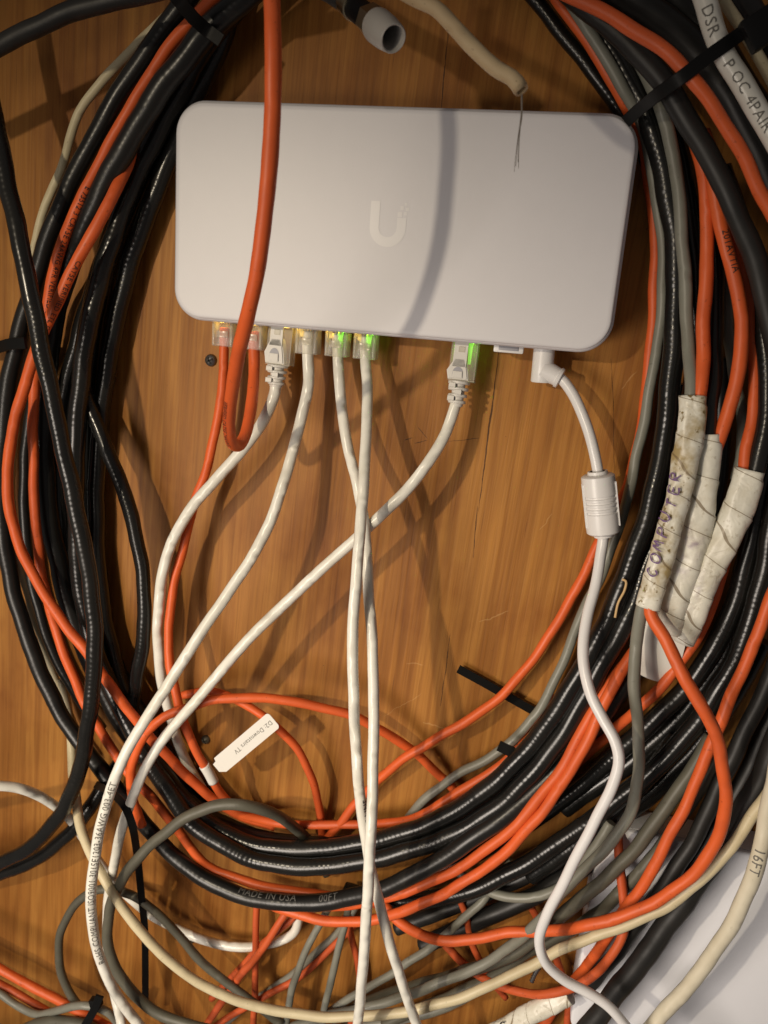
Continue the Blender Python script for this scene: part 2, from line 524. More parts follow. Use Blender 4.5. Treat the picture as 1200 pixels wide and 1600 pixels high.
def wood_mat():
    m, t, b = nt('varnished_plywood')
    co = N(t, 'ShaderNodeTexCoord').outputs['Object']
    mp = N(t, 'ShaderNodeMapping')
    mp.inputs['Rotation'].default_value = (0, math.radians(WOODROT), 0)
    t.links.new(co, mp.inputs[0])
    rot = mp.outputs[0]
    def sc(x, z, off=0.0):
        q = N(t, 'ShaderNodeMapping')
        q.inputs['Scale'].default_value = (x, 1, z)
        q.inputs['Location'].default_value = (off, 0, off * 1.7)
        t.links.new(rot, q.inputs[0])
        return q.outputs[0]
    broad = noise(t, sc(26, 2.2, 0.3), 1.0, 3, 0.5, 0.9)       # broad veneer figure
    mid = noise(t, sc(170, 7, 1.1), 1.0, 4, 0.6, 0.5)
    fine = noise(t, sc(620, 15, 2.2), 1.0, 3, 0.62)
    blot = noise(t, sc(20, 13, 4.0), 1.0, 4, 0.6)
    fig = mth(t, 'ADD', mth(t, 'MULTIPLY', broad, 0.55), mth(t, 'MULTIPLY', mid, 0.45))
    c = ramp(t, fig, [(0.30, (0.190, 0.068, 0.0125)), (0.47, (0.300, 0.122, 0.0235)), (0.60, (0.385, 0.172, 0.036)), (0.75, (0.330, 0.138, 0.028))])
    sxr = N(t, 'ShaderNodeSeparateXYZ')
    t.links.new(rot, sxr.inputs[0])
    warp = noise(t, sc(15, 1.3, 9.0), 1.0, 2, 0.5)
    ring = mth(t, 'SINE', mth(t, 'ADD', mth(t, 'MULTIPLY', sxr.outputs[0], 560.0), mth(t, 'MULTIPLY', warp, 60.0)))
    ringf = ramp(t, mth(t, 'ADD', mth(t, 'MULTIPLY', ring, 0.5), 0.5), [(0.0, (1.05, 1.05, 1.04)), (0.62, (1, 1, 1)), (1.0, (0.80, 0.74, 0.68))])
    c = mixc(t, 0.75, c, ringf, 'MULTIPLY')
    fl = ramp(t, fine, [(0.30, (0.76, 0.73, 0.70)), (0.52, (1, 1, 1)), (0.72, (1.06, 1.06, 1.05))])
    c = mixc(t, 0.85, c, fl, 'MULTIPLY')
    bl = ramp(t, blot, [(0.32, (0.74, 0.63, 0.55)), (0.50, (1, 1, 1)), (0.70, (1.08, 1.07, 1.02))])
    c = mixc(t, 0.9, c, bl, 'MULTIPLY')
    # dark fibres: short streaks along the grain
    st = noise(t, sc(1100, 30, 7.0), 1.0, 2, 0.5)
    stf = ramp(t, st, [(0.69, (0, 0, 0)), (0.76, (1, 1, 1))])
    c = mixc(t, mth(t, 'MULTIPLY', stf, 0.55), c, (0.09, 0.03, 0.010))
    # specks
    sp = noise(t, rot, 330, 2, 0.5)
    spf = ramp(t, sp, [(0.765, (0, 0, 0)), (0.79, (1, 1, 1))])
    c = mixc(t, mth(t, 'MULTIPLY', spf, 0.75), c, (0.05, 0.02, 0.010))
    hgt = mth(t, 'ADD', mth(t, 'MULTIPLY', fine, 0.5), mth(t, 'MULTIPLY', mid, 0.5))
    sep = N(t, 'ShaderNodeSeparateXYZ')
    t.links.new(co, sep.inputs[0])
    X, Z = sep.outputs[0], sep.outputs[2]
    wdn = mth(t, 'ADD', mth(t, 'MULTIPLY', noise(t, co, 160, 2, 0.6), 2.2), -0.35)
    wob = mth(t, 'MULTIPLY', mth(t, 'SUBTRACT', noise(t, co, 45, 3, 0.6), 0.5), 0.006)
    def crack(p, q, wd, wobk=1.0):
        # thin drying check between two points of the board
        nonlocal c, hgt
        dx, dz = q[0] - p[0], q[1] - p[1]
        L = math.hypot(dx, dz)
        ux, uz = dx / L, dz / L
        rx = mth(t, 'SUBTRACT', X, p[0]); rz = mth(t, 'SUBTRACT', Z, p[1])
        al = mth(t, 'ADD', mth(t, 'MULTIPLY', rx, ux), mth(t, 'MULTIPLY', rz, uz))
        ac = mth(t, 'SUBTRACT', mth(t, 'MULTIPLY', rx, uz), mth(t, 'MULTIPLY', rz, ux))
        ac = mth(t, 'ABSOLUTE', mth(t, 'ADD', ac, mth(t, 'MULTIPLY', wob, wobk)))
        frac = mth(t, 'DIVIDE', al, L)
        env = mth(t, 'MULTIPLY', mth(t, 'MULTIPLY', frac, mth(t, 'SUBTRACT', 1.0, frac)), 4.0, clamp=True)
        env = mth(t, 'POWER', mth(t, 'MAXIMUM', env, 0.0), 0.4)
        f = mth(t, 'LESS_THAN', ac, mth(t, 'MULTIPLY', mth(t, 'MULTIPLY', env, wd), wdn))
        return f
    for p, q, wd in CRACKS:
        f = crack(p, q, wd, 0.35)
        c = mixc(t, mth(t, 'MULTIPLY', f, 0.85), c, (0.035, 0.012, 0.005))
    for p, q, wd in SCRATCHES:
        f = crack(p, q, wd, 1.6)
        c = mixc(t, mth(t, 'MULTIPLY', f, 0.32), c, (0.60, 0.36, 0.15))
    t.links.new(c, b.inputs['Base Color'])
    t.links.new(bump(t, hgt, 0.8, 0.00045), b.inputs['Normal'])
    b.inputs['Roughness'].default_value = 0.52
    b.inputs['Specular IOR Level'].default_value = 0.22
    return m

def xz(px, py):
    q = P(px, py, 0)
    return (q.x, q.z)
CRACKS = [(xz(781, 540), xz(748, 800), 0.00042), (xz(747, 790), xz(738, 872), 0.00034),
          (xz(704, 990), xz(688, 1105), 0.00030), (xz(702, 40), xz(688, 175), 0.00034),
          (xz(632, 688), xz(645, 685), 0.00035), (xz(652, 668), xz(668, 686), 0.0003), (xz(648, 694), xz(668, 688), 0.0003),
          (xz(700, 690), xz(750, 684), 0.0002), (xz(956, 560), xz(960, 740), 0.00018)]
SCRATCHES = [(xz(747, 970), xz(795, 955), 0.0005), (xz(972, 610), xz(996, 580), 0.0004), (xz(635, 1035), xz(662, 1038), 0.0004),
             (xz(600, 1120), xz(660, 1085), 0.0003), (xz(845, 830), xz(862, 802), 0.0004), (xz(660, 1130), xz(700, 1140), 0.0004)]
WOODROT = 0.0
a_, b_ = P(781, 540, 0), P(690, 1100, 0)
WOODROT = math.degrees(math.atan2(b_.x - a_.x, -(b_.z - a_.z)))
MAT['wood'] = wood_mat()

# ---------------------------------------------------------------- wall
bm = bmesh.new()
box_bm(bm, (0.05, 0.009, -0.12), Vector((0.75, 0, 0)), Vector((0, 0.009, 0)), Vector((0, 0, 0.80)))
tag(from_bm('plywood_wall', bm, MAT['wood'], None, False), kind='structure')

# ---------------------------------------------------------------- cable runs
# each run: picture place and height above the wall (mm) of its centre line, width in picture pixels
RUNS = []
def run(key, name, label, cat, mat, wpx, pts, group=None, pin=0, pinend=0, skip=(), text=(), flat=1.0):
    RUNS.append(dict(key=key, name=name, label=label, cat=cat, mat=mat, w=wpx, pts=pts, group=group,
                     pin=pin, pinend=pinend, skip=set(skip), text=text, flat=flat))
ETH, COAX, CBL = 'ethernet_cable', 'coaxial_cable', 'signal_cable'
GO, GB, GG, GW = 'orange network cables', 'black coaxial cables', 'grey network cables', 'white patch cables'

# ---- black coil rings
run('L3', COAX, 'matte black coax printed MADE IN USA, outermost ring of the coil at lower left', 'cable', 'blacksemi', 30,
    [(300, -12, 16), (268, 30, 16), (224, 90, 16), (180, 158, 16), (141, 228, 16), (105, 300, 16), (76, 372, 16), (52, 448, 14), (32, 515, 14), (14, 595, 14), (5, 680, 14), (2, 760, 14), (7, 845, 15), (20, 920, 16), (41, 990, 18), (70, 1065, 20), (104, 1130, 22), (150, 1192, 24), (192, 1245, 25), (232, 1295, 26), (272, 1338, 28), (312, 1368, 30), (362, 1394, 32), (420, 1408, 34), (480, 1411, 35), (540, 1404, 36), (600, 1388, 38), (652, 1364, 38), (702, 1334, 36), (762, 1294, 34), (822, 1248, 30), (872, 1200, 27), (915, 1150, 24), (952, 1102, 22), (990, 1052, 20), (1035, 990, 16), (1080, 900, 12), (1110, 800, 10), (1125, 700, 10), (1128, 560, 10)], GB,
    text=[('MADE IN USA', 386, 1411, 0.0058, False, 0.62, 'paleink'), ('00FT', 540, 1404, 0.0058, False, 0.5, 'paleink')])
run('L5', COAX, 'black coax lying between the two orange cables at the left of the coil', 'cable', 'blacksemi', 35,
    [(390, -10, 33), (334, 38, 33), (294, 84, 33), (255, 134, 33), (219, 190, 32), (187, 245, 31), (158, 300, 30), (132, 360, 27), (110, 412, 22), (93, 462, 17), (80, 520, 15), (72, 600, 15), (70, 700, 15), (76, 800, 15), (92, 880, 15), (112, 958, 15), (140, 1030, 16), (176, 1104, 16), (220, 1172, 16), (270, 1230, 16), (328, 1278, 16), (388, 1306, 16), (450, 1318, 16), (520, 1322, 16), (600, 1312, 16), (690, 1280, 16), (760, 1240, 16), (830, 1185, 16), (880, 1128, 15), (925, 1062, 15), (965, 990, 14), (1000, 905, 14), (1035, 800, 12), (1060, 700, 12), (1072, 600, 12)], GB)
run('L6', COAX, 'glossy black coax with a dotted shine along the bottom of the coil', 'cable', 'black', 32,
    [(420, -40, 18), (372, 10, 18), (322, 70, 18), (274, 155, 18), (232, 235, 17), (196, 318, 16), (166, 405, 20), (142, 498, 22), (126, 600, 22), (118, 720, 22), (120, 830, 20), (128, 930, 18), (150, 1020, 18), (186, 1100, 22), (226, 1178, 26), (262, 1234, 28), (298, 1284, 30), (345, 1318, 32), (408, 1346, 33), (480, 1354, 34), (556, 1347, 34), (630, 1331, 34), (696, 1308, 33), (756, 1276, 32), (808, 1234, 30), (853, 1182, 28), (891, 1128, 26), (926, 1062, 25), (962, 1000, 24), (988, 948, 24), (1015, 870, 22), (1045, 780, 20), (1070, 690, 18), (1084, 600, 18), (1090, 500, 18), (1086, 430, 18), (1078, 350, 18), (1066, 280, 18), (1050, 210, 18), (1022, 145, 18), (985, 85, 18), (935, 20, 18), (905, -15, 18)], GB)
run('L7', COAX, 'glossy black coax forming the innermost ring, beside the grey cable right of the switch', 'cable', 'black', 31,
    [(372, -30, 10), (344, 70, 10), (306, 150, 10), (268, 240, 10), (232, 330, 10), (204, 410, 10), (182, 500, 10), (164, 600, 10), (154, 700, 10), (150, 800, 10), (154, 900, 11), (170, 1000, 12), (196, 1090, 14), (222, 1150, 16), (254, 1206, 18), (294, 1256, 20), (342, 1296, 22), (404, 1321, 24), (472, 1327, 25), (540, 1321, 26), (602, 1309, 27), (666, 1289, 28), (726, 1257, 28), (779, 1217, 28), (828, 1166, 27), (870, 1110, 26), (906, 1050, 25), (942, 985, 24), (970, 920, 24), (995, 855, 23), (1016, 790, 23), (1032, 720, 22), (1044, 640, 22), (1051, 560, 22), (1055, 500, 22), (1057, 430, 22), (1052, 350, 22), (1042, 290, 22), (1027, 230, 22), (1006, 165, 22), (980, 118, 22), (950, 70, 22), (912, 15, 22), (895, -12, 22)], GB)
run('L8', COAX, 'long glossy black coax crossing over the left coil from top left to bottom left', 'cable', 'black', 30,
    [(-22, 120, 44), (-6, 200, 48), (12, 290, 52), (30, 372, 56), (46, 450, 58), (62, 530, 58), (77, 600, 58), (92, 670, 57), (107, 740, 55), (121, 805, 54), (134, 870, 53), (144, 935, 52), (148, 1000, 52), (146, 1062, 52), (138, 1128, 52), (128, 1188, 50), (111, 1240, 48), (84, 1286, 45), (45, 1325, 42), (0, 1349, 40), (-40, 1362, 40)], GB)
run('L9', COAX, 'black coax curving away from the left coil out over the bare wood', 'cable', 'black', 25,
    [(150, 440, 14), (132, 520, 14), (128, 590, 15), (148, 655, 18), (174, 718, 20), (196, 775, 22), (211, 830, 24), (222, 890, 25), (226, 950, 26), (222, 1010, 26), (213, 1065, 24), (206, 1110, 18), (208, 1150, 12), (226, 1190, 9)], GB)
run('L10', COAX, 'black coax tucked under the crossing coax at the lower left edge', 'cable', 'black', 28,
    [(206, 1168, 12), (172, 1212, 20), (140, 1262, 26), (104, 1306, 30), (60, 1340, 30), (10, 1362, 30), (-30, 1374, 30)], GB)
run('L11', COAX, 'blurred matte black cable crossing the top left corner', 'cable', 'blackmatte', 29,
    [(-30, 88, 60), (0, 72, 60), (50, 45, 60), (100, 22, 60), (160, 5, 60), (220, -10, 60), (270, -20, 60)], GB)
run('L12', COAX, 'black coax hidden deepest in the shadow of the left coil', 'cable', 'black', 30,
    [(345, 20, 8), (300, 95, 8), (256, 180, 8), (215, 270, 8), (182, 350, 8), (150, 440, 8), (120, 540, 8), (98, 640, 8), (92, 760, 8), (102, 870, 8), (122, 960, 8), (160, 1050, 8), (210, 1130, 8), (262, 1195, 8), (320, 1240, 8)], GB)

run('L13', COAX, 'narrow black coax seen between the two orange cables at the left edge', 'cable', 'blacksemi', 20,
    [(80, 540, 10), (56, 610, 10), (42, 690, 10), (38, 760, 10), (42, 850, 11), (54, 925, 12), (76, 1000, 12), (110, 1070, 11), (160, 1140, 9)], GB)
run('L14', COAX, 'black coax deep in the left coil, next to the innermost ring', 'cable', 'black', 30,
    [(300, 130, 6), (248, 230, 6), (200, 330, 6), (166, 430, 6), (146, 540, 6), (136, 640, 6), (134, 740, 6), (138, 850, 6), (152, 950, 6), (182, 1040, 6), (222, 1120, 6), (270, 1190, 6), (330, 1250, 6)], GB)
# ---- orange runs in the left coil
run('A', ETH, 'orange cable along the top left of the coil, running straight down inside the crossing', 'cable', 'orange', 18,
    [(345, -12, 32), (303, 28, 32), (270, 66, 32), (236, 115, 32), (206, 165, 32), (180, 210, 32), (155, 255, 31), (130, 305, 30), (109, 350, 30), (92, 395, 29), (81, 440, 28), (71, 490, 27), (60, 545, 26), (54, 600, 26), (52, 660, 26), (52, 720, 26), (54, 790, 26), (60, 860, 27), (70, 920, 28), (84, 972, 28), (105, 1034, 30), (130, 1092, 30), (150, 1130, 30), (184, 1184, 30), (215, 1224, 30), (246, 1256, 29), (280, 1300, 26), (318, 1348, 24), (368, 1372, 24), (430, 1388, 24), (500, 1398, 22), (560, 1408, 18), (590, 1412, 16)], GO,
    text=[('E 73512 3 CAT5E 24AWG 4PR VERIFIED 2004 1A GRE', 176, 218, 0.0036, False, 0.25, 'ink')])
run('B', ETH, 'orange cable bulging outward at the left edge, crossing over its orange neighbour', 'cable', 'orange', 19,
    [(345, -10, 7), (300, 60, 7), (262, 122, 8), (234, 168, 10), (214, 214, 16), (198, 258, 26), (180, 300, 34), (157, 342, 38), (135, 380, 40), (115, 420, 41), (95, 460, 42), (75, 502, 42), (52, 560, 42), (30, 632, 41), (15, 700, 40), (12, 760, 39), (20, 820, 38), (45, 885, 37), (80, 945, 36), (112, 990, 36), (138, 1022, 36), (170, 1068, 35), (204, 1114, 33), (238, 1156, 30), (280, 1200, 26), (330, 1246, 20), (372, 1272, 16), (430, 1292, 12)], GO,
    text=[('CAT5E VERIFIED ETL C', 150, 352, 0.0036, False, 0.35, 'ink')])

# ---- cream run
run('L2', CBL, 'thin cream cable wandering out of the upper left coil', 'cable', 'cream', 14,
    [(290, -8, 12), (256, 28, 12), (225, 60, 12), (190, 95, 12), (158, 128, 13), (130, 166, 13), (110, 212, 12), (97, 262, 10), (76, 310, 10), (61, 352, 10), (53, 396, 9), (48, 470, 8), (38, 560, 8), (25, 640, 8), (18, 740, 8), (20, 822, 9), (30, 880, 10), (45, 935, 10), (60, 985, 10), (80, 1040, 10), (97, 1090, 10), (120, 1140, 9), (150, 1185, 8)])
run('L2b', CBL, 'long cream cable sweeping across the bottom from left to right', 'cable', 'cream', 19,
    [(96, 1060, 10), (106, 1110, 12), (111, 1150, 16), (113, 1190, 22), (118, 1245, 34), (127, 1295, 44), (143, 1336, 52), (165, 1377, 58), (200, 1430, 60), (250, 1488, 60), (320, 1541, 58), (400, 1572, 55), (500, 1588, 52), (600, 1585, 50), (700, 1565, 48), (800, 1524, 44), (870, 1487, 44), (930, 1462, 48), (1000, 1437, 50), (1062, 1401, 51), (1114, 1356, 52), (1156, 1304, 53), (1202, 1236, 54), (1230, 1190, 54)])

# ---- right side
run('R0', COAX, 'thin black cable edging the orange cable above the switch corner', 'cable', 'black', 20,
    [(815, -25, 12), (842, 8, 12), (886, 62, 12), (930, 120, 12), (968, 172, 10), (1000, 230, 8), (1025, 300, 8), (1040, 400, 8)], GB)
run('R1', ETH, 'orange cable running innermost down the right of the switch and back to the lower middle', 'cable', 'orange', 16,
    [(855, -22, 22), (874, 4, 22), (910, 54, 22), (945, 108, 21), (972, 152, 18), (992, 195, 14), (1006, 232, 12), (1014, 280, 10), (1021, 340, 9), (1024, 400, 9), (1021, 480, 9), (1015, 560, 9), (1007, 630, 9), (996, 700, 9), (980, 760, 9), (958, 806, 9), (934, 852, 10), (918, 885, 11), (890, 940, 11), (860, 990, 12), (830, 1034, 13), (800, 1070, 15), (768, 1100, 17), (720, 1132, 20), (670, 1161, 20), (622, 1192, 18), (572, 1238, 14), (530, 1288, 12), (503, 1322, 10)], GO)
run('R2', ETH, 'weathered grey cable beside the innermost orange cable at the right of the switch', 'cable', 'grey', 16,
    [(878, -20, 28), (892, 4, 28), (916, 42, 28), (945, 90, 27), (970, 130, 26), (990, 165, 24), (1005, 203, 20), (1016, 250, 18), (1026, 310, 18), (1034, 370, 18), (1037, 430, 18), (1034, 480, 18), (1027, 540, 18), (1017, 600, 18), (1006, 660, 18), (994, 718, 18), (980, 780, 17), (958, 850, 15), (934, 910, 14), (908, 962, 13), (888, 1014, 12), (864, 1070, 12), (840, 1112, 12), (808, 1150, 12), (768, 1182, 12), (722, 1206, 11), (684, 1232, 10), (652, 1260, 9), (632, 1288, 8)], GG)
run('R4', ETH, 'light grey cable entering the left taped sleeve and hanging down behind it', 'cable', 'grey', 19,
    [(985, 70, 28), (1004, 105, 28), (1022, 142, 30), (1040, 190, 30), (1051, 240, 30), (1061, 310, 30), (1067, 380, 30), (1070, 440, 31), (1073, 490, 32), (1077, 550, 36), (1079, 612, 45), (1074, 690, 48), (1058, 770, 50), (1037, 850, 53), (1016, 915, 54), (1003, 952, 53), (995, 998, 50), (991, 1040, 50), (993, 1092, 50), (997, 1150, 50), (999, 1190, 50), (996, 1222, 50), (985, 1268, 49), (960, 1310, 48), (920, 1352, 46), (880, 1392, 44), (850, 1432, 40), (826, 1456, 36), (790, 1484, 32), (742, 1514, 30), (700, 1530, 28), (640, 1554, 26), (565, 1576, 24), (500, 1590, 22), (440, 1612, 22)], GG, skip=('W1T',))
run('R5', ETH, 'orange cable leaving the left taped sleeve in a big loop down to the right', 'cable', 'orange', 20,
    [(1072, 170, 30), (1082, 205, 32), (1095, 250, 33), (1103, 300, 34), (1105, 360, 34), (1103, 430, 35), (1100, 500, 37), (1098, 560, 40), (1095, 608, 45), (1088, 650, 47), (1078, 700, 48), (1061, 780, 50), (1040, 860, 53), (1022, 920, 54), (1017, 956, 55), (1038, 998, 60), (1065, 1050, 66), (1094, 1100, 68), (1118, 1150, 68), (1131, 1206, 67), (1133, 1260, 65), (1121, 1310, 62), (1092, 1356, 60), (1042, 1398, 57), (982, 1428, 54), (920, 1445, 50), (860, 1455, 40), (800, 1456, 34), (748, 1466, 32), (700, 1470, 32), (655, 1460, 32), (622, 1438, 30), (600, 1412, 26)], GO, skip=('W1T',))
run('R5b', COAX, 'thick matte black coax over the right coil, ringed by the black tie at the top', 'cable', 'blackmatte', 30,
    [(880, -20, 44), (910, 8, 44), (962, 48, 46), (1010, 96, 48), (1050, 150, 48), (1085, 205, 48), (1116, 262, 48), (1142, 314, 48), (1168, 372, 46), (1188, 436, 44), (1206, 510, 42), (1224, 610, 40)], GB)
run('R6', ETH, 'orange cable topmost on the upper right coil, passing under the black tie', 'cable', 'orange', 19,
    [(875, -14, 58), (905, 0, 58), (950, 22, 59), (1000, 52, 60), (1040, 82, 61), (1070, 110, 62), (1098, 142, 62), (1130, 190, 60), (1156, 236, 58), (1180, 282, 56), (1206, 334, 54), (1240, 410, 52)], GO)
run('R7a', COAX, 'thick black coax right of the topmost orange cable at upper right', 'cable', 'blackmatte', 38,
    [(950, -28, 36), (990, 0, 36), (1050, 42, 36), (1100, 94, 36), (1142, 156, 36), (1180, 226, 36), (1212, 300, 36), (1240, 380, 36)], GB)
run('R7b', COAX, 'black coax beneath the printed white cable in the upper right corner', 'cable', 'blackmatte', 38,
    [(1030, -20, 26), (1080, 26, 26), (1130, 86, 26), (1170, 148, 26), (1205, 218, 26), (1240, 300, 26)], GB)
run('R8', ETH, 'white cable with large dark print in the upper right corner', 'cable', 'white', 29,
    [(1092, -30, 60), (1104, 8, 60), (1117, 52, 60), (1134, 90, 60), (1156, 126, 60), (1180, 166, 60), (1206, 210, 60), (1235, 265, 60)], GW,
    text=[('DSR', 1108, 4, 0.0058, False, 0.0, 'greyink'), ('P OC 4PAIR', 1137, 84, 0.0055, False, 0.0, 'greyink')])
run('R9', CBL, 'narrow cream cable in the extreme upper right corner', 'cable', 'cream', 15,
    [(1112, -30, 50), (1132, 4, 50), (1154, 36, 50), (1178, 76, 50), (1204, 122, 50), (1230, 175, 50)])
run('R10', COAX, 'black coax in the very corner right of the narrow cream cable', 'cable', 'blackmatte', 36,
    [(1130, -40, 34), (1165, 10, 34), (1200, 70, 34), (1235, 140, 34)], GB)
run('R11a', ETH, 'orange cable entering the right taped sleeve beside a black coax', 'cable', 'orange', 17,
    [(1100, 205, 26), (1119, 255, 28), (1133, 292, 29), (1143, 332, 30), (1150, 376, 30), (1159, 430, 30), (1170, 482, 31), (1177, 532, 32), (1179, 590, 34), (1176, 650, 37), (1167, 702, 40), (1160, 762, 43)], GO, skip=('W3T', 'W2T', 'R13', 'R14'))
run('R11c', ETH, 'orange cable coming out from under the right taped sleeve', 'cable', 'orange', 17,
    [(1160, 770, 20), (1150, 820, 24), (1138, 862, 28), (1126, 902, 32), (1108, 958, 34), (1086, 1000, 35), (1058, 1042, 35), (1024, 1082, 34), (992, 1112, 30), (962, 1138, 20), (925, 1172, 10), (880, 1210, 7)], GO)
run('R11b', ETH, 'orange cable printed 201AVTIA, entering the middle taped sleeve', 'cable', 'orange', 20,
    [(1112, 270, 34), (1119, 312, 35), (1128, 360, 36), (1141, 410, 37), (1153, 458, 38), (1159, 500, 39), (1159, 545, 40), (1150, 592, 41), (1139, 642, 42), (1126, 680, 43), (1110, 722, 43)], GO, skip=('W2T', 'R12'),
    text=[('201AVTIA', 1121, 362, 0.0040, False, 0.45, 'ink')])
run('R12', COAX, 'black coax entering the middle taped sleeve', 'cable', 'black', 25,
    [(1112, 300, 20), (1116, 380, 21), (1118, 450, 23), (1116, 520, 28), (1114, 590, 36), (1107, 650, 42), (1102, 712, 44)], GB, skip=('W2T', 'R11b'))
run('R13', ETH, 'grey cable glimpsed between orange and black cables right of the sleeves', 'cable', 'grey', 16,
    [(1120, 350, 14), (1131, 420, 14), (1136, 480, 15), (1140, 545, 16), (1150, 600, 20), (1160, 650, 26), (1158, 705, 32), (1150, 750, 34)], GG, skip=('W3T', 'R11a'))
run('R14', COAX, 'glossy black coax entering the right taped sleeve', 'cable', 'black', 26,
    [(1128, 262, 20), (1148, 316, 22), (1162, 366, 24), (1175, 420, 27), (1187, 480, 31), (1196, 545, 35), (1199, 605, 38), (1196, 665, 41), (1187, 715, 43), (1172, 762, 44)], GB, skip=('W3T', 'R11a'))
run('S1', COAX, 'glossy black coax with a bright dashed shine, outer right of the coil', 'cable', 'black', 31,
    [(1240, 660, 34), (1222, 740, 34), (1207, 820, 34), (1192, 900, 34), (1172, 972, 34), (1148, 1034, 34), (1118, 1086, 34), (1080, 1140, 33), (1040, 1186, 32), (992, 1228, 30), (945, 1266, 28), (900, 1298, 26), (850, 1332, 25), (800, 1362, 24), (744, 1388, 23), (692, 1402, 22), (640, 1408, 20), (590, 1404, 16), (540, 1390, 12)], GB)
run('S2', COAX, 'glossy black coax just right of the taped sleeves, curving down to the left', 'cable', 'black', 30,
    [(1208, 700, 28), (1186, 790, 28), (1170, 860, 28), (1158, 912, 28), (1140, 962, 28), (1118, 1008, 28), (1090, 1052, 28), (1056, 1092, 27), (1016, 1130, 25), (972, 1170, 22), (925, 1212, 18), (870, 1256, 15), (800, 1302, 14), (720, 1345, 12), (640, 1375, 10)], GB)
run('S2b', COAX, 'black coax filling the gap between the glossy right-hand coaxes', 'cable', 'black', 34,
    [(1225, 690, 14), (1196, 810, 14), (1176, 900, 14), (1152, 976, 14), (1118, 1044, 14), (1070, 1110, 14), (1010, 1170, 13), (950, 1215, 12), (880, 1262, 10)], GB)
run('S3', COAX, 'black coax lowest between the grey cable and the big orange loop', 'cable', 'black', 36,
    [(1190, 1000, 9), (1150, 1075, 9), (1105, 1142, 9), (1050, 1205, 9), (985, 1262, 9), (905, 1320, 9), (830, 1362, 9)], GB)
run('OS', ETH, 'orange cable descending from the right edge behind the big orange loop', 'cable', 'orange', 19,
    [(1228, 880, 46), (1206, 932, 46), (1186, 985, 46), (1165, 1036, 46), (1142, 1090, 46), (1122, 1136, 46), (1104, 1180, 46), (1084, 1230, 46), (1060, 1280, 46), (1032, 1334, 46), (1008, 1378, 45), (990, 1404, 44), (970, 1430, 40), (952, 1460, 36), (928, 1494, 30), (900, 1530, 20), (870, 1570, 12), (845, 1610, 9)], GO)
run('Oa', ETH, 'left one of the two orange cables side by side beneath the white power cord', 'cable', 'orange', 19,
    [(1010, 1000, 22), (975, 1040, 26), (940, 1088, 30), (914, 1134, 33), (884, 1190, 36), (848, 1240, 36), (800, 1294, 36), (742, 1340, 35), (682, 1374, 33), (618, 1398, 30), (560, 1412, 24), (500, 1416, 18)], GO)
run('Ob', ETH, 'right one of the two orange cables side by side beneath the white power cord', 'cable', 'orange', 19,
    [(1020, 960, 20), (1000, 1002, 25), (970, 1050, 30), (940, 1108, 34), (908, 1176, 38), (872, 1234, 38), (822, 1298, 38), (770, 1348, 37), (704, 1390, 36), (640, 1420, 34), (565, 1440, 30), (500, 1437, 28), (440, 1420, 24), (390, 1396, 18)], GO)
run('T1', COAX, 'thick matte black cable lying across the white box at lower right', 'cable', 'blackmatte', 37,
    [(1235, 1100, 46), (1205, 1180, 46), (1180, 1236, 46), (1150, 1290, 46), (1110, 1350, 46), (1060, 1420, 46), (1010, 1490, 46), (960, 1554, 46), (908, 1620, 46), (880, 1655, 46)], GB)
run('T2', COAX, 'black cable left of the thick one over the top of the white box', 'cable', 'blackmatte', 26,
    [(1222, 1010, 36), (1194, 1080, 36), (1166, 1140, 36), (1134, 1204, 36), (1104, 1272, 37), (1068, 1340, 38), (1028, 1398, 38), (985, 1458, 36), (940, 1518, 32), (915, 1545, 28)], GB)
run('T3', COAX, 'black cable in the shadow at the right edge above the white box', 'cable', 'blackmatte', 30,
    [(1240, 1020, 28), (1216, 1090, 28), (1190, 1160, 28), (1158, 1228, 28), (1122, 1290, 30), (1085, 1345, 30), (1050, 1390, 30)], GB)
run('CR', ETH, 'thick off-white cable printed 16FT lying over the white box', 'cable', 'offwhite', 26,
    [(1222, 1160, 62), (1207, 1230, 62), (1196, 1290, 62), (1184, 1344, 62), (1166, 1398, 61), (1138, 1452, 60), (1098, 1512, 58), (1056, 1562, 56), (1010, 1612, 54), (975, 1650, 52)], GW,
    text=[('16FT', 1199, 1283, 0.0066, False, 0.0, 'greyink')])
run('Ga', ETH, 'dark olive cable below the grey one over the upper edge of the white box', 'cable', 'olive', 23,
    [(1112, 1150, 34), (1080, 1205, 36), (1052, 1245, 38), (1020, 1290, 40), (982, 1338, 40), (935, 1382, 38), (892, 1418, 34), (850, 1456, 28), (800, 1492, 24), (740, 1514, 20), (660, 1538, 18), (600, 1556, 16), (520, 1590, 15)], GG)
run('Gb', ETH, 'dark olive cable right of its twin, crossing the corner of the white box', 'cable', 'olive', 20,
    [(1130, 1170, 30), (1105, 1215, 32), (1078, 1256, 34), (1044, 1306, 35), (1000, 1362, 35), (950, 1412, 32), (900, 1450, 26), (840, 1480, 20), (760, 1530, 14), (680, 1566, 12), (600, 1600, 10)], GG)

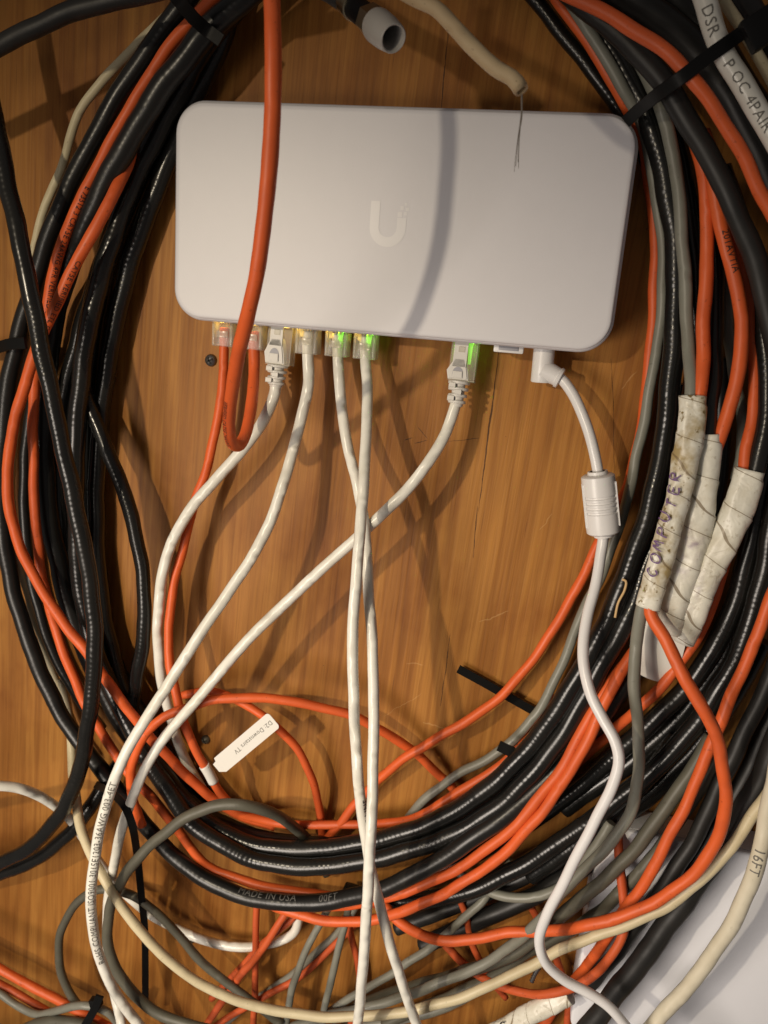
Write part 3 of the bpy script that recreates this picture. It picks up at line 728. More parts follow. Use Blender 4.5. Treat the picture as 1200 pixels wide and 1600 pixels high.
# ---- plugs of the switch: first points lie in the port
run('C1', ETH, 'orange cable in the leftmost port, with a white paper flag lower down', 'cable', 'orange', 16,
    [(351, 512, 15), (350, 545, 15), (348, 600, 17), (341, 650, 18), (326, 720, 19), (306, 780, 19), (290, 840, 20), (275, 900, 22), (265, 960, 26), (264, 1020, 32), (270, 1062, 36), (281, 1110, 38), (302, 1164, 36), (326, 1208, 32), (350, 1246, 26), (372, 1268, 20), (410, 1282, 15), (460, 1288, 13), (560, 1288, 12), (640, 1281, 16), (690, 1254, 18), (742, 1222, 18), (792, 1188, 16), (835, 1145, 10), (870, 1090, 8)], GO, pin=8)
run('C2', ETH, 'orange cable hanging in front of the switch and hooking up into the second port', 'cable', 'orange', 22,
    [(424, -60, 126), (425, 0, 129), (427, 90, 131), (426, 170, 131), (421, 260, 131), (412, 350, 129), (401, 430, 125), (390, 480, 120), (383, 510, 115), (375, 541, 108), (369, 571, 100), (364, 602, 91), (359, 640, 79), (358, 670, 69), (363, 692, 59), (373, 696, 50), (383, 680, 42), (390, 650, 34), (395, 612, 26), (397, 578, 19), (397, 545, 16), (396, 518, 15)], GO, pin=999,
    text=[('VERIFIED CAT5E 24AWG', 381, 560, 0.0030, False, -0.8, 'ink')])
run('C3', ETH, 'white patch cable with ribbed boot, third plug from the left', 'cable', 'white', 19,
    [(431, 598, 17), (429, 615, 18), (411, 658, 22), (381, 700, 26), (341, 745, 28), (302, 790, 28), (272, 840, 28), (255, 892, 28), (248, 950, 27), (247, 1002, 26), (252, 1060, 22), (264, 1110, 18), (279, 1160, 14), (297, 1202, 10), (318, 1236, 8)], GW, pin=5)
run('C4', ETH, 'white printed cable from the fourth plug, bending to the lower left', 'cable', 'white', 20,
    [(481, 512, 15), (481, 555, 16), (482, 600, 18), (471, 652, 22), (456, 710, 28), (441, 762, 34), (420, 820, 40), (394, 870, 45), (361, 920, 50), (330, 965, 55), (300, 1010, 60), (270, 1058, 64), (240, 1105, 68), (210, 1152, 71), (186, 1200, 74), (168, 1250, 76), (155, 1300, 77), (147, 1350, 77), (142, 1400, 76), (145, 1450, 74), (154, 1490, 72), (169, 1530, 69), (186, 1560, 66), (208, 1590, 63), (228, 1615, 60)], GW, pin=8,
    text=[('RoHS COMPLIANT ISO9001 3015E1203-36AWG 003-4ET', 146, 1462, 0.0047, True, 0.0, 'greyink')])
run('C5', ETH, 'white cable from the fifth plug, right one of the crossing pair', 'cable', 'white', 19,
    [(527, 516, 15), (528, 560, 16), (531, 605, 19), (537, 660, 24), (546, 710, 29), (559, 760, 35), (568, 810, 40), (573, 870, 47), (577, 940, 55), (582, 1010, 62), (584, 1100, 70), (583, 1200, 78), (581, 1270, 84), (578, 1330, 88), (575, 1390, 88), (572, 1440, 86), (568, 1500, 82), (563, 1560, 76), (558, 1612, 70)], GW, pin=8)
run('C6', ETH, 'white cable from the sixth plug, left one of the crossing pair', 'cable', 'white', 19,
    [(570, 518, 15), (571, 565, 17), (574, 605, 21), (572, 680, 32), (568, 760, 48), (564, 810, 56), (559, 880, 62), (553, 950, 66), (551, 1020, 69), (553, 1100, 72), (557, 1180, 74), (562, 1240, 75), (570, 1300, 76), (579, 1355, 76), (590, 1400, 75), (604, 1455, 72), (628, 1535, 66), (655, 1612, 60)], GW, pin=8,
    text=[('E-24ET LINE', 556, 1248, 0.0042, True, 0.9, 'ink')])
run('C7', ETH, 'white patch cable with ribbed boot, rightmost network plug', 'cable', 'white', 19,
    [(713, 628, 19), (709, 642, 20), (695, 680, 24), (671, 720, 29), (636, 765, 33), (602, 799, 36), (571, 828, 38), (530, 865, 40), (480, 910, 42), (430, 958, 45), (385, 1002, 48), (346, 1048, 50), (312, 1088, 52), (281, 1124, 54), (250, 1162, 56), (225, 1204, 58), (206, 1250, 59), (191, 1292, 58), (181, 1338, 54), (173, 1380, 50), (168, 1420, 46), (168, 1480, 44), (176, 1540, 46), (188, 1590, 50), (192, 1620, 52)], GW, pin=5)
run('C8', 'power_cord', 'smooth white power cord with a ferrite bead, angled plug in the switch', 'power cord', 'power', 18,
    [(866, 586, 16), (876, 591, 17), (894, 614, 20), (911, 650, 24), (925, 692, 27), (934, 735, 28), (939, 785, 28), (943, 838, 29), (938, 872, 32), (929, 920, 38), (918, 962, 44), (912, 1000, 50), (912, 1040, 56), (922, 1082, 62), (942, 1122, 67), (961, 1158, 71), (967, 1190, 73), (956, 1230, 74), (931, 1280, 74), (904, 1332, 74), (876, 1388, 73), (854, 1430, 71), (843, 1470, 68), (851, 1502, 66), (880, 1530, 64), (918, 1550, 64), (950, 1572, 65), (980, 1606, 66), (1005, 1640, 66)], pin=26)
run('TOPC', COAX, 'black cable behind the capped connector at the top', 'cable', 'blackmatte', 33,
    [(440, -62, 64), (480, -34, 68), (520, -12, 72), (548, 6, 74)], GB, pin=999)
run('CUT', CBL, 'dirty cream cable with a cut hollow end pointing at the switch', 'cable', 'dirtycream', 22,
    [(600, -30, 112), (650, -2, 113), (682, 14, 114), (712, 45, 114), (742, 77, 115), (775, 107, 115), (803, 124, 115), (813, 138, 114)], pin=999)

# ---- lower tangle
run('O1', ETH, 'orange arc rising from the left coil over the bare wood to the right', 'cable', 'orange', 17,
    [(222, 1290, 40), (206, 1240, 44), (206, 1196, 46), (224, 1152, 47), (254, 1122, 46), (292, 1106, 44), (340, 1093, 42), (400, 1090, 38), (460, 1097, 34), (540, 1115, 28), (590, 1138, 22), (640, 1170, 14), (690, 1214, 9), (722, 1250, 8), (750, 1290, 8)], GO)
run('O2', ETH, 'orange cable bending down behind the tip of the paper flag', 'cable', 'orange', 15,
    [(286, 1086, 26), (330, 1080, 28), (378, 1098, 26), (420, 1126, 26), (456, 1160, 24), (481, 1200, 22), (495, 1245, 18), (502, 1286, 10), (504, 1330, 8)], GO)
run('G1', ETH, 'olive grey cable arching over the black coil at the lower left', 'cable', 'olive', 21,
    [(512, 1366, 8), (488, 1322, 10), (464, 1296, 22), (430, 1273, 42), (385, 1258, 52), (340, 1259, 54), (300, 1272, 55), (262, 1298, 56), (226, 1330, 56), (200, 1360, 56), (182, 1392, 55), (170, 1430, 54), (168, 1470, 53), (181, 1512, 53), (206, 1550, 53), (242, 1580, 53), (290, 1600, 53), (340, 1612, 53)], GG)
run('G2', ETH, 'olive grey cable making a round loop at the lower left', 'cable', 'olive', 17,
    [(440, 1600, 26), (390, 1562, 26), (350, 1532, 26), (312, 1500, 27), (280, 1462, 28), (242, 1424, 30), (204, 1398, 31), (165, 1389, 32), (130, 1402, 32), (105, 1432, 32), (93, 1470, 32), (93, 1508, 32), (107, 1548, 32), (136, 1588, 33), (165, 1615, 34)], GG)
run('W1', ETH, 'white cable coming in at the lower left edge and ending in the tangle', 'cable', 'white', 18,
    [(-45, 1236, 70), (-10, 1228, 66), (30, 1232, 58), (60, 1243, 48), (95, 1266, 36), (125, 1300, 26), (150, 1340, 20), (175, 1373, 16), (202, 1402, 14), (232, 1427, 13), (270, 1448, 12), (310, 1466, 12), (350, 1477, 12), (386, 1480, 12), (412, 1476, 12), (440, 1469, 12), (460, 1456, 12), (466, 1438, 11), (462, 1415, 10)], GW)
run('BL1', ETH, 'thicker upper orange cable in the bottom left corner', 'cable', 'orange', 19,
    [(-30, 1498, 36), (0, 1514, 36), (60, 1547, 35), (120, 1578, 34), (160, 1600, 33), (200, 1622, 33)], GO)
run('BL2', ETH, 'dull lower orange cable in the bottom left corner', 'cable', 'orange2', 16,
    [(-30, 1522, 26), (0, 1538, 26), (50, 1566, 26), (90, 1590, 26), (120, 1612, 26)], GO)
run('BL3', ETH, 'pale grey cable dipping along the bottom left corner', 'cable', 'grey', 16,
    [(-30, 1540, 30), (0, 1553, 30), (30, 1573, 31), (62, 1585, 34), (95, 1577, 38), (130, 1571, 40), (165, 1580, 38), (190, 1604, 34)], GG)
run('BL4', ETH, 'olive grey cable at the very bottom left', 'cable', 'olive', 24,
    [(10, 1622, 40), (50, 1603, 40), (90, 1596, 40), (130, 1601, 40), (165, 1622, 40)], GG)
run('V1', ETH, 'thin vertical orange cable dropping from under the coil', 'cable', 'orange2', 13,
    [(402, 1400, 12), (400, 1440, 14), (399, 1500, 16), (398, 1560, 16), (396, 1620, 16)], GO)
run('V2', ETH, 'orange cable slanting down left just below the lettered coax', 'cable', 'orange2', 15,
    [(470, 1400, 14), (446, 1428, 20), (412, 1480, 24), (380, 1520, 24), (345, 1568, 24), (315, 1615, 24)], GO)
run('V3', ETH, 'orange cable slanting between the two thin grey cables at the bottom', 'cable', 'orange2', 13,
    [(560, 1440, 8), (525, 1474, 9), (488, 1510, 10), (450, 1538, 11), (415, 1556, 12), (370, 1582, 13), (318, 1615, 14)], GO)
run('V4', ETH, 'second slanting orange cable ending left of the vertical one', 'cable', 'orange2', 13,
    [(480, 1410, 10), (452, 1440, 12), (425, 1462, 14), (395, 1490, 12), (360, 1530, 10), (330, 1560, 10)], GO)
run('V5', ETH, 'short dark orange cable left of the white pair at the bottom', 'cable', 'orange2', 13,
    [(540, 1430, 9), (549, 1465, 9), (558, 1500, 9), (562, 1545, 9), (548, 1600, 9)], GO)
run('H1', ETH, 'left one of the two thin grey cables hanging below the coil', 'cable', 'grey', 14,
    [(520, 1405, 16), (502, 1440, 19), (483, 1475, 21), (466, 1515, 22), (453, 1562, 22), (445, 1610, 22)], GG)
run('H2', ETH, 'right one of the two thin grey cables hanging below the coil', 'cable', 'grey', 14,
    [(548, 1400, 16), (540, 1440, 19), (527, 1490, 21), (517, 1535, 22), (508, 1572, 22), (500, 1615, 22)], GG)
run('H3', ETH, 'grey cable slanting left behind the two thin grey ones', 'cable', 'grey', 14,
    [(560, 1410, 7), (532, 1452, 7), (490, 1492, 8), (445, 1532, 8), (400, 1560, 8), (350, 1600, 8)], GG)
run('H4', ETH, 'grey cable rising from the bottom middle towards the coil', 'cable', 'grey', 15,
    [(470, 1605, 18), (520, 1576, 18), (565, 1549, 18), (620, 1516, 18), (680, 1474, 18), (728, 1432, 18), (756, 1404, 16), (776, 1376, 10), (800, 1345, 8)], GG)
run('H5', ETH, 'short grey cable sagging behind the white power cord', 'cable', 'grey', 17,
    [(700, 1345, 10), (732, 1376, 16), (762, 1392, 22), (796, 1402, 26), (832, 1402, 28), (868, 1390, 30), (904, 1360, 32), (930, 1322, 33), (955, 1285, 32)], GG)
run('H6', ETH, 'dusty grey cable lowest in the bottom middle tangle', 'cable', 'grey', 18,
    [(760, 1540, 8), (700, 1572, 9), (640, 1590, 9), (560, 1604, 9), (480, 1618, 9)], GG)
run('K1', COAX, 'short black coax below the orange pair in the lower middle', 'cable', 'blackmatte', 27,
    [(620, 1450, 8), (680, 1428, 9), (740, 1405, 10), (800, 1378, 10), (860, 1350, 10)], GB)
run('K2', COAX, 'short black coax left of the bend of the power cord', 'cable', 'blackmatte', 32,
    [(660, 1478, 9), (720, 1450, 10), (790, 1420, 11), (860, 1386, 12), (930, 1340, 13)], GB)
run('K3', COAX, 'dark coax between the lower right olive cables and the wood', 'cable', 'black', 32,
    [(1060, 1150, 18), (1010, 1215, 20), (950, 1275, 20), (890, 1325, 18), (830, 1370, 14)], GB)
run('Q1', ETH, 'thin dull orange cable twisting down below the sagging grey one', 'cable', 'orange2', 12,
    [(716, 1400, 14), (728, 1430, 15), (736, 1470, 15), (752, 1505, 14), (768, 1532, 10), (790, 1560, 8)], GO)
run('Q2', ETH, 'orange loop over the left edge of the white box', 'cable', 'orange2', 16,
    [(690, 1470, 8), (735, 1515, 12), (788, 1543, 22), (840, 1553, 32), (888, 1546, 38), (928, 1522, 42), (960, 1488, 44), (975, 1450, 42), (973, 1395, 38), (968, 1340, 32), (962, 1290, 24)], GO)
run('Q3', ETH, 'short orange cable bending behind the tangle left of the white box', 'cable', 'orange2', 13,
    [(820, 1400, 8), (838, 1432, 8), (862, 1478, 9), (878, 1525, 10), (888, 1565, 10), (886, 1615, 10)], GO)

# ---- taped sleeves (flattened, spiral wound)
run('W1T', 'tape_sleeve', 'stained white tape sleeve lettered COMPUTER in purple', 'tape sleeve', 'tapedirty', 39,
    [(1084, 619, 46), (1078, 680, 49), (1066, 748, 51), (1048, 820, 53), (1030, 885, 54), (1012, 948, 54)], 'taped cable sleeves', skip=('R4', 'R5'), flat=0.74)
run('W2T', 'tape_sleeve', 'middle white tape sleeve with a smeared purple patch', 'tape sleeve', 'tape', 43,
    [(1104, 678, 43), (1102, 735, 44), (1094, 800, 45), (1077, 868, 45), (1058, 930, 45), (1042, 986, 44)], 'taped cable sleeves', skip=('R11b', 'R12', 'W1T', 'W3T', 'R11a', 'R5'), flat=0.80)
run('W3T', 'tape_sleeve', 'right white tape sleeve, widest at its upper end', 'tape sleeve', 'tape', 44,
    [(1173, 734, 43), (1157, 785, 44), (1134, 840, 45), (1106, 895, 45), (1086, 948, 44), (1066, 1000, 42)], 'taped cable sleeves', skip=('R14', 'R11a', 'R13', 'W2T', 'R5'), flat=0.78)
run('W4T', 'tape_sleeve', 'cream tape sleeve with scribbled writing at the bottom edge', 'tape sleeve', 'tape', 34,
    [(775, 1612, 30), (812, 1592, 32), (850, 1574, 34), (890, 1554, 34)], 'taped cable sleeves', flat=0.8, skip=('Q2', 'Q3'))

# ---------------------------------------------------------------- settle the runs on each other
MPP = 0.000308                                   # metres per picture pixel about cable height
for r in RUNS:
    p = [list(q) for q in r['pts']]
    for end in (0, -1):                          # carry runs that leave the picture well past its edge
        x, y, h = p[end]
        if x < 0 or x > 1200 or y < 0 or y > 1600:
            x2, y2, _ = p[1] if end == 0 else p[-2]
            L = math.hypot(x - x2, y - y2)
            q = [x + (x - x2) / L * 130, y + (y - y2) / L * 130, h]
            p.insert(0, q) if end == 0 else p.append(q)
    a = np.array(p, float)
    q = spline(np.column_stack([a[:, 0], a[:, 1], a[:, 2] * 3.0]) if r['pin'] > 900 else np.column_stack([a[:, 0], a[:, 1], a[:, 2] * 0.6]), 5.0)
    q[:, 2] /= 3.0 if r['pin'] > 900 else 0.6
    r['px'] = q[:, :2]
    r['H'] = q[:, 2] * 0.001
    r['rm'] = r['w'] / 2 * (0.4196 - float(np.mean([z[2] for z in r['pts']])) * 0.001) / FPX
    r['H0'] = r['H'].copy()
    r['n'] = len(q)
off = np.cumsum([0] + [r['n'] for r in RUNS])
PX = np.vstack([r['px'] for r in RUNS]); HH = np.concatenate([r['H'] for r in RUNS])
RR = np.concatenate([np.full(r['n'], r['rm'] * (0.5 + 0.5 * r['flat'])) for r in RUNS])
PIN = np.concatenate([np.array([(i < r['pin']) for i in range(r['n'])]) for r in RUNS])
H0 = HH.copy()
FILL = {'L12', 'L14', 'S3', 'S2b', 'K3', 'T3', 'TOPC', 'CUT'}            # deep runs that others simply rest in front of
lo_i, hi_i, need = [], [], []
for i in range(len(RUNS)):
    a = RUNS[i]
    for j in range(i + 1, len(RUNS)):
        b = RUNS[j]
        if b['key'] in a['skip'] or a['key'] in b['skip'] or a['key'] in FILL or b['key'] in FILL: continue
        R = a['rm'] * (0.5 + 0.5 * a['flat']) + b['rm'] * (0.5 + 0.5 * b['flat'])
        rp = R / MPP
        if (a['px'].min(0) - rp > b['px'].max(0)).any() or (b['px'].min(0) - rp > a['px'].max(0)).any(): continue
        d = np.linalg.norm(a['px'][:, None] - b['px'][None], axis=2)
        ii, jj = np.nonzero(d < rp * 0.98)
        if not len(ii): continue
        req = np.sqrt(np.maximum(R * R - (d[ii, jj] * MPP) ** 2, 0))
        dh = a['H'][ii] - b['H'][jj]
        up = dh >= 0
        A = off[i] + ii; B = off[j] + jj
        hi_i.append(np.where(up, A, B)); lo_i.append(np.where(up, B, A)); need.append(req)
hi_i, lo_i, need = map(np.concatenate, (hi_i, lo_i, need))
need = need * 0.86
SIG = 9.0
kern = np.exp(-0.5 * (np.arange(-24, 25) / SIG) ** 2); kern /= kern.sum()
COUPLE = {'W1T': ('R4', 'R5'), 'W2T': ('R11b', 'R12'), 'W3T': ('R11a', 'R14')}
KI = {r['key']: k for k, r in enumerate(RUNS)}
links_ = []
for sk, cs in COUPLE.items():
    sr = RUNS[KI[sk]]
    for ck in cs:
        cr = RUNS[KI[ck]]
        d = np.linalg.norm(cr['px'][:, None] - sr['px'][None], axis=2)
        near = d.argmin(1)
        m = (d.min(1) < sr['w'] * 0.45) & (near > 0) & (near < sr['n'] - 1)
        links_.append((off[KI[ck]] + np.nonzero(m)[0], off[KI[sk]] + near[m]))
def smooth_all(D):
    out = np.empty_like(D)
    for k in range(len(RUNS)):
        seg = D[off[k]:off[k + 1]]
        out[off[k]:off[k + 1]] = np.convolve(np.pad(seg, 24, mode='edge'), kern, 'valid')
    return out
for it in range(140):
    viol = need - (HH[hi_i] - HH[lo_i])
    m = viol > 0
    upm = np.zeros_like(HH); dnm = np.zeros_like(HH)
    np.maximum.at(upm, hi_i[m], viol[m]); np.maximum.at(dnm, lo_i[m], viol[m])
    D = HH - H0 + 0.40 * upm - 0.34 * dnm
    D *= 0.99
    D = smooth_all(D)
    HH = np.clip(H0 + D, RR + 0.0003, 0.130)
    for ci, si in links_:
        HH[ci] = HH[si]
    HH[PIN] = H0[PIN]
HH = H0 + smooth_all(HH - H0)
for ci, si in links_:
    HH[ci] = HH[si]
HH[PIN] = H0[PIN]
HH = np.maximum(HH, RR + 0.0002)
for k, r in enumerate(RUNS):
    r['H'] = HH[off[k]:off[k + 1]]
    if r['pin'] < 900:
        seen = (r['px'][:, 0] > 0) & (r['px'][:, 0] < 1200) & (r['px'][:, 1] > 0) & (r['px'][:, 1] < 1600)
        r['rm'] = r['w'] / 2 * (0.4196 - float(r['H'][seen].mean())) / FPX
TOPX, TOPH, TOPR = PX, HH, RR

def top_at(px, py, below=None, spread=0.0):
    """height (m) of whatever surface lies at a place of the picture"""
    d = np.hypot(TOPX[:, 0] - px, TOPX[:, 1] - py) * MPP
    m = d < TOPR + spread
    if below is not None: m &= TOPH < below
    if not m.any(): return 0.0
    return float(np.max(TOPH[m] + np.sqrt(np.maximum(TOPR[m] ** 2 - d[m] ** 2, 0))))

DONE = {}
def build_run(r):
    rng = np.random.RandomState(abs(hash(r['key'])) % 1000 if False else sum(map(ord, r['key'])))
    pts = np.array([P(x, y, h * 1000) for (x, y), h in zip(r['px'], r['H'])])
    pts = spline(pts, 0.0022)
    n = len(pts)
    if r['pin'] < 900:                           # slight hand-laid waviness
        ph = rng.rand(3) * 6.28
        s = np.arange(n) * 0.0022
        wv = 0.00022 * np.sin(s / 0.021 * 6.28 / 2 + ph[0]) + 0.00016 * np.sin(s / 0.013 * 6.28 / 2 + ph[1])
        k = np.clip((np.arange(n) - 12) / 20.0, 0, 1)
        wv *= 0.4 if r['mat'] in ('white', 'power') else 1.0
        pts[:, 0] += wv * k; pts[:, 2] += wv[::-1] * k
    r['pts3'] = pts
    kids = bool(r['text']) or r['key'] in PARTED
    parent = None
    if kids:
        parent = empty(r['name'], pts[0].tolist())
    ph = rng.rand(4) * 6.28
    q_ = np.arange(n) * 0.0022
    rad = 1 + 0.016 * np.sin(q_ * 6.28 / 0.031 + ph[0]) + 0.012 * np.sin(q_ * 6.28 / 0.0123 + ph[1]) + 0.018 * np.sin(q_ * 6.28 / 0.083 + ph[2])
    if r['mat'] == 'power': rad = np.ones(n)
    if r['mat'] == 'white': rad = 1 + 0.4 * (rad - 1)
    o = sweep('jacket' if kids else r['name'], pts, circ(r['rm'], 14), MAT[r['mat']], parent, rad=rad)
    top = parent if kids else o
    tag(top, r['label'], r['cat'], r['group'])
    S = path_at(pts, 0)
    for (s, x, y, size, rev, ang, ink) in r['text']:
        # arc length of the place nearest to the picture position
        j = np.argmin(np.hypot(r['px'][:, 0] - x, r['px'][:, 1] - y))
        s0 = S[-1] * j / (r['n'] - 1)
        wrap_text(s, pts, s0, size, r['rm'], ang, rev, MAT[ink], top)
    DONE[r['key']] = top
    return top

PARTED = {'C1', 'C2', 'C3', 'C4', 'C5', 'C6', 'C7', 'C8', 'TOPC', 'CUT'}
RUN = {r['key']: r for r in RUNS}
for r in RUNS:
    if r['name'] != 'tape_sleeve': build_run(r)

# ---------------------------------------------------------------- tape sleeves
def tape(r):
    pts = spline(np.array([P(x, y, h * 1000) for (x, y), h in zip(r['px'], r['H'])]), 0.0011)
    n = 34
    R = r['rm']
    rng = random.Random(sum(map(ord, r['key'])))
    ph = [rng.random() * 6 for _ in range(6)]
    tot = len(pts) * 0.0011
    def prof(s, i):
        out = []
        for k in range(n):
            a = 2 * math.pi * k / n
            lap = ((s / 0.0135) - k / n + 0.17 * math.sin(s * 310.0)) % 1.0
            rr = R * (1 + 0.035 * math.sin(2 * a + s * 140 + ph[0]) + 0.035 * math.sin(3 * a - s * 210 + ph[1]) + 0.02 * math.sin(s * 480 + ph[2] + a))
            rr += 0.0005 * (1 - lap) - 0.0003
            rr *= 1 + 0.05 * math.sin(s / tot * 5 + ph[3])
            # two cables inside: a slight waist on the flat side
            f = r['flat'] * (1 - 0.10 * math.exp(-((abs(math.cos(a))) / 0.35) ** 2))
            out.append((rr * math.cos(a), rr * f * math.sin(a)))
        return out
    r['pts3'] = pts
    e = empty('tape_sleeve', pts[0].tolist())
    tag(e, r['label'], r['cat'], r['group'])
    sweep('tape_winding', pts, prof, MAT[r['mat']], e)
    return e
for k in ('W1T', 'W2T', 'W3T', 'W4T'):
    DONE[k] = tape(RUN[k])
def tape_text(key, s, size, s0, ang, rev, ink, wide=1.0, wob=0.0):
    r = RUN[key]
    wrap_text(s, r['pts3'], s0, size, r['rm'] * 1.04, ang, rev, MAT[ink], DONE[key], wide, r['flat'] + 0.02, 0.0010, wob, 'handwriting')
def tape_scrawl(key, word, size, f0, ang, rev, ink, gap=1.25, pen=0.00036, seed=1):
    r = RUN[key]
    L_ = path_at(r['pts3'], 0)[-1]
    wrap_text(scrawl(word, size, gap, pen, seed), r['pts3'], L_ * f0, size, r['rm'] * 1.04, ang, rev, MAT[ink], DONE[key], 1.0, r['flat'] + 0.02, 0.0010, 0.0, 'handwriting')
tape_scrawl('W1T', 'COMPUTER', 0.0058, 0.84, -0.42, True, 'purple', 1.10, 0.00030, 4)
tape_scrawl('W4T', 'SDS', 0.0070, 0.45, -0.1, False, 'ink', 0.95, 0.00026, 7)
tape_scrawl('W4T', 'MV', 0.0055, 0.16, -0.5, False, 'ink', 1.0, 0.00026, 9)

# smeared purple patches: a thin skin over the tape
def smear_mat():
    m, t, b = nt('purple_smear')
    co = N(t, 'ShaderNodeTexCoord').outputs['Object']
    out = t.nodes['Material Output']
    f = ramp(t, noise(t, co, 300, 4, 0.7), [(0.40, (0, 0, 0)), (0.68, (1, 1, 1))])
    g = ramp(t, noise(t, co, 75, 2, 0.5), [(0.42, (0.05, 0.05, 0.05)), (0.62, (1, 1, 1))])
    uv = N(t, 'ShaderNodeUVMap').outputs[0]
    sx = N(t, 'ShaderNodeSeparateXYZ')
    t.links.new(uv, sx.inputs[0])
    def fade(v):
        return mth(t, 'MULTIPLY', mth(t, 'MULTIPLY', v, mth(t, 'SUBTRACT', 1.0, v)), 4.0, clamp=True)
    ff = mth(t, 'MULTIPLY', mth(t, 'MULTIPLY', f, g), mth(t, 'MULTIPLY', fade(sx.outputs[0]), fade(sx.outputs[1])))
    ff = mth(t, 'MULTIPLY', ff, 0.75)
    tr = N(t, 'ShaderNodeBsdfTransparent')
    b.inputs['Base Color'].default_value = (0.20, 0.09, 0.27, 1)
    b.inputs['Roughness'].default_value = 0.5
    mx = N(t, 'ShaderNodeMixShader')
    t.links.new(ff, mx.inputs[0]); t.links.new(tr.outputs[0], mx.inputs[1]); t.links.new(b.outputs[0], mx.inputs[2])
    t.links.new(mx.outputs[0], out.inputs[0])
    return m
MAT['smear'] = smear_mat()
def smear(key, f0, f1, a0, a1):
    r = RUN[key]
    pts = r['pts3']; t_, n_, b_2 = frames(pts)
    i0, i1 = int(f0 * (len(pts) - 1)), int(f1 * (len(pts) - 1))
    vs_, fs, uvs = [], [], []
    K = 12
    for i in range(i0, i1 + 1):
        for k in range(K + 1):
            a = a0 + (a1 - a0) * k / K
            rr = r['rm'] * 1.10 + 0.0006
            vs_.append(pts[i] + rr * (math.cos(a) * n_[i] * r['flat'] * 1.02 + math.sin(a) * -b_2[i]))
    W_ = K + 1
    for i in range(i1 - i0):
        for k in range(K):
            fs.append((i * W_ + k, i * W_ + k + 1, (i + 1) * W_ + k + 1, (i + 1) * W_ + k))
            for (ii, kk) in ((i, k), (i, k + 1), (i + 1, k + 1), (i + 1, k)):
                uvs += [ii / (i1 - i0), kk / K]
    me = bpy.data.meshes.new('ink_smear')
    me.from_pydata([tuple(v) for v in vs_], [], fs)
    me.uv_layers.new(name='UVMap').data.foreach_set('uv', uvs)
    link('ink_smear', me, MAT['smear'], DONE[key])
smear('W2T', 0.40, 0.74, -1.0, 0.75)
smear('W3T', 0.55, 0.86, -1.1, 0.1)

# loose tail of tape under the middle sleeve
hb = max(top_at(1030, 1010, 0.05) * 1000, 26)
tpts = spline(np.array([P(x, y, hb + h) for x, y, h in ((1052, 948, 10.0), (1044, 975, 11.5), (1036, 1005, 11.0), (1029, 1034, 8.5), (1022, 1060, 5.0))]), 0.0012)
def flap(s, i):
    k = i / (len(tpts) - 1)
    hw_ = 0.0098 * (1.0 if k < 0.75 else 1.0 - 0.9 * (k - 0.75))
    up_ = [(-hw_ + 2 * hw_ * j / 10, 0.0016 * (1 - ((j - 5) / 5.0) ** 2)) for j in range(11)]
    return up_ + [(x, y - 0.0003) for x, y in up_[::-1]]
sweep('loose_tape_end', tpts, flap, MAT['paper'], DONE['W2T']).data.set_sharp_from_angle(angle=math.radians(40))

# ---------------------------------------------------------------- network switch
DW, DH, DT = 0.2126, 0.2126 / 2.1143, 0.0325
sw = empty('network_switch', (0, 0, -DH / 2))
tag(sw, 'white rectangular network switch with rounded corners and a silver U emblem', 'network switch')
def loop(inset, h, r=0.0150):
    return [Vector((x, -h, z)) for x, z in rrect(DW / 2 - inset, DH / 2 - inset, max(r - inset, 0.004), 12)]
loft('shell', [loop(0.0016, 0.0008), loop(0.0004, 0.0020), loop(0.0, 0.0035), loop(0.0, 0.0290), loop(0.0002, 0.0300), loop(0.0009, 0.0307)], MAT['shellrim'], sw, 40)
loft('front_cover', [loop(0.0022, 0.0296), loop(0.00125, 0.0300), loop(0.00120, 0.0314), loop(0.00150, 0.0321), loop(0.0022, 0.0325), loop(0.0036, DT)], MAT['shell'], sw, 40)

# emblem: a U whose right arm breaks up into squares
def emblem():
    wo, hi_, st = 0.0085, 0.0098, 0.0043
    # outer and inner arcs
    out, inn = [], []
    cz = -0.0015
    for k in range(17):
        a = math.pi + math.pi * k / 16
        out.append((wo * math.cos(a), cz + wo * math.sin(a)))
        inn.append(((wo - st) * math.cos(a), cz + (wo - st) * math.sin(a)))
    left_top = [(-wo, hi_)]
    poly = [(-wo, hi_)] + out + [(wo, 0.0030), (wo - 0.0014, 0.0030), (wo - 0.0014, 0.0036), (wo - st, 0.0036)] + inn[::-1] + [(-wo + st, hi_)]
    bm = bmesh.new()
    def face(pl):
        v = [bm.verts.new((x, -DT - 0.00012, z)) for x, z in pl]
        bm.faces.new(v)
    # quads strip to keep it clean
    face([(-wo, hi_), (-wo, cz), (-wo + st, cz), (-wo + st, hi_)])
    for k in range(16):
        face([out[k], out[k + 1], inn[k + 1], inn[k]])
    face([(wo - st, cz), (wo, cz), (wo, 0.0030), (wo - st, 0.0030)])
    for x, z, s in ((wo - st, 0.0034, 0.0021), (wo - 0.0014, 0.0042, 0.0014), (wo - 0.0032, 0.0065, 0.0016), (wo - 0.0006, 0.0061, 0.0014), (wo - 0.0014, 0.0084, 0.0012)):
        face([(x, z), (x + s, z), (x + s, z + s), (x, z + s)])
    return from_bm('emblem', bm, MAT['logo'], sw, False)
emblem()

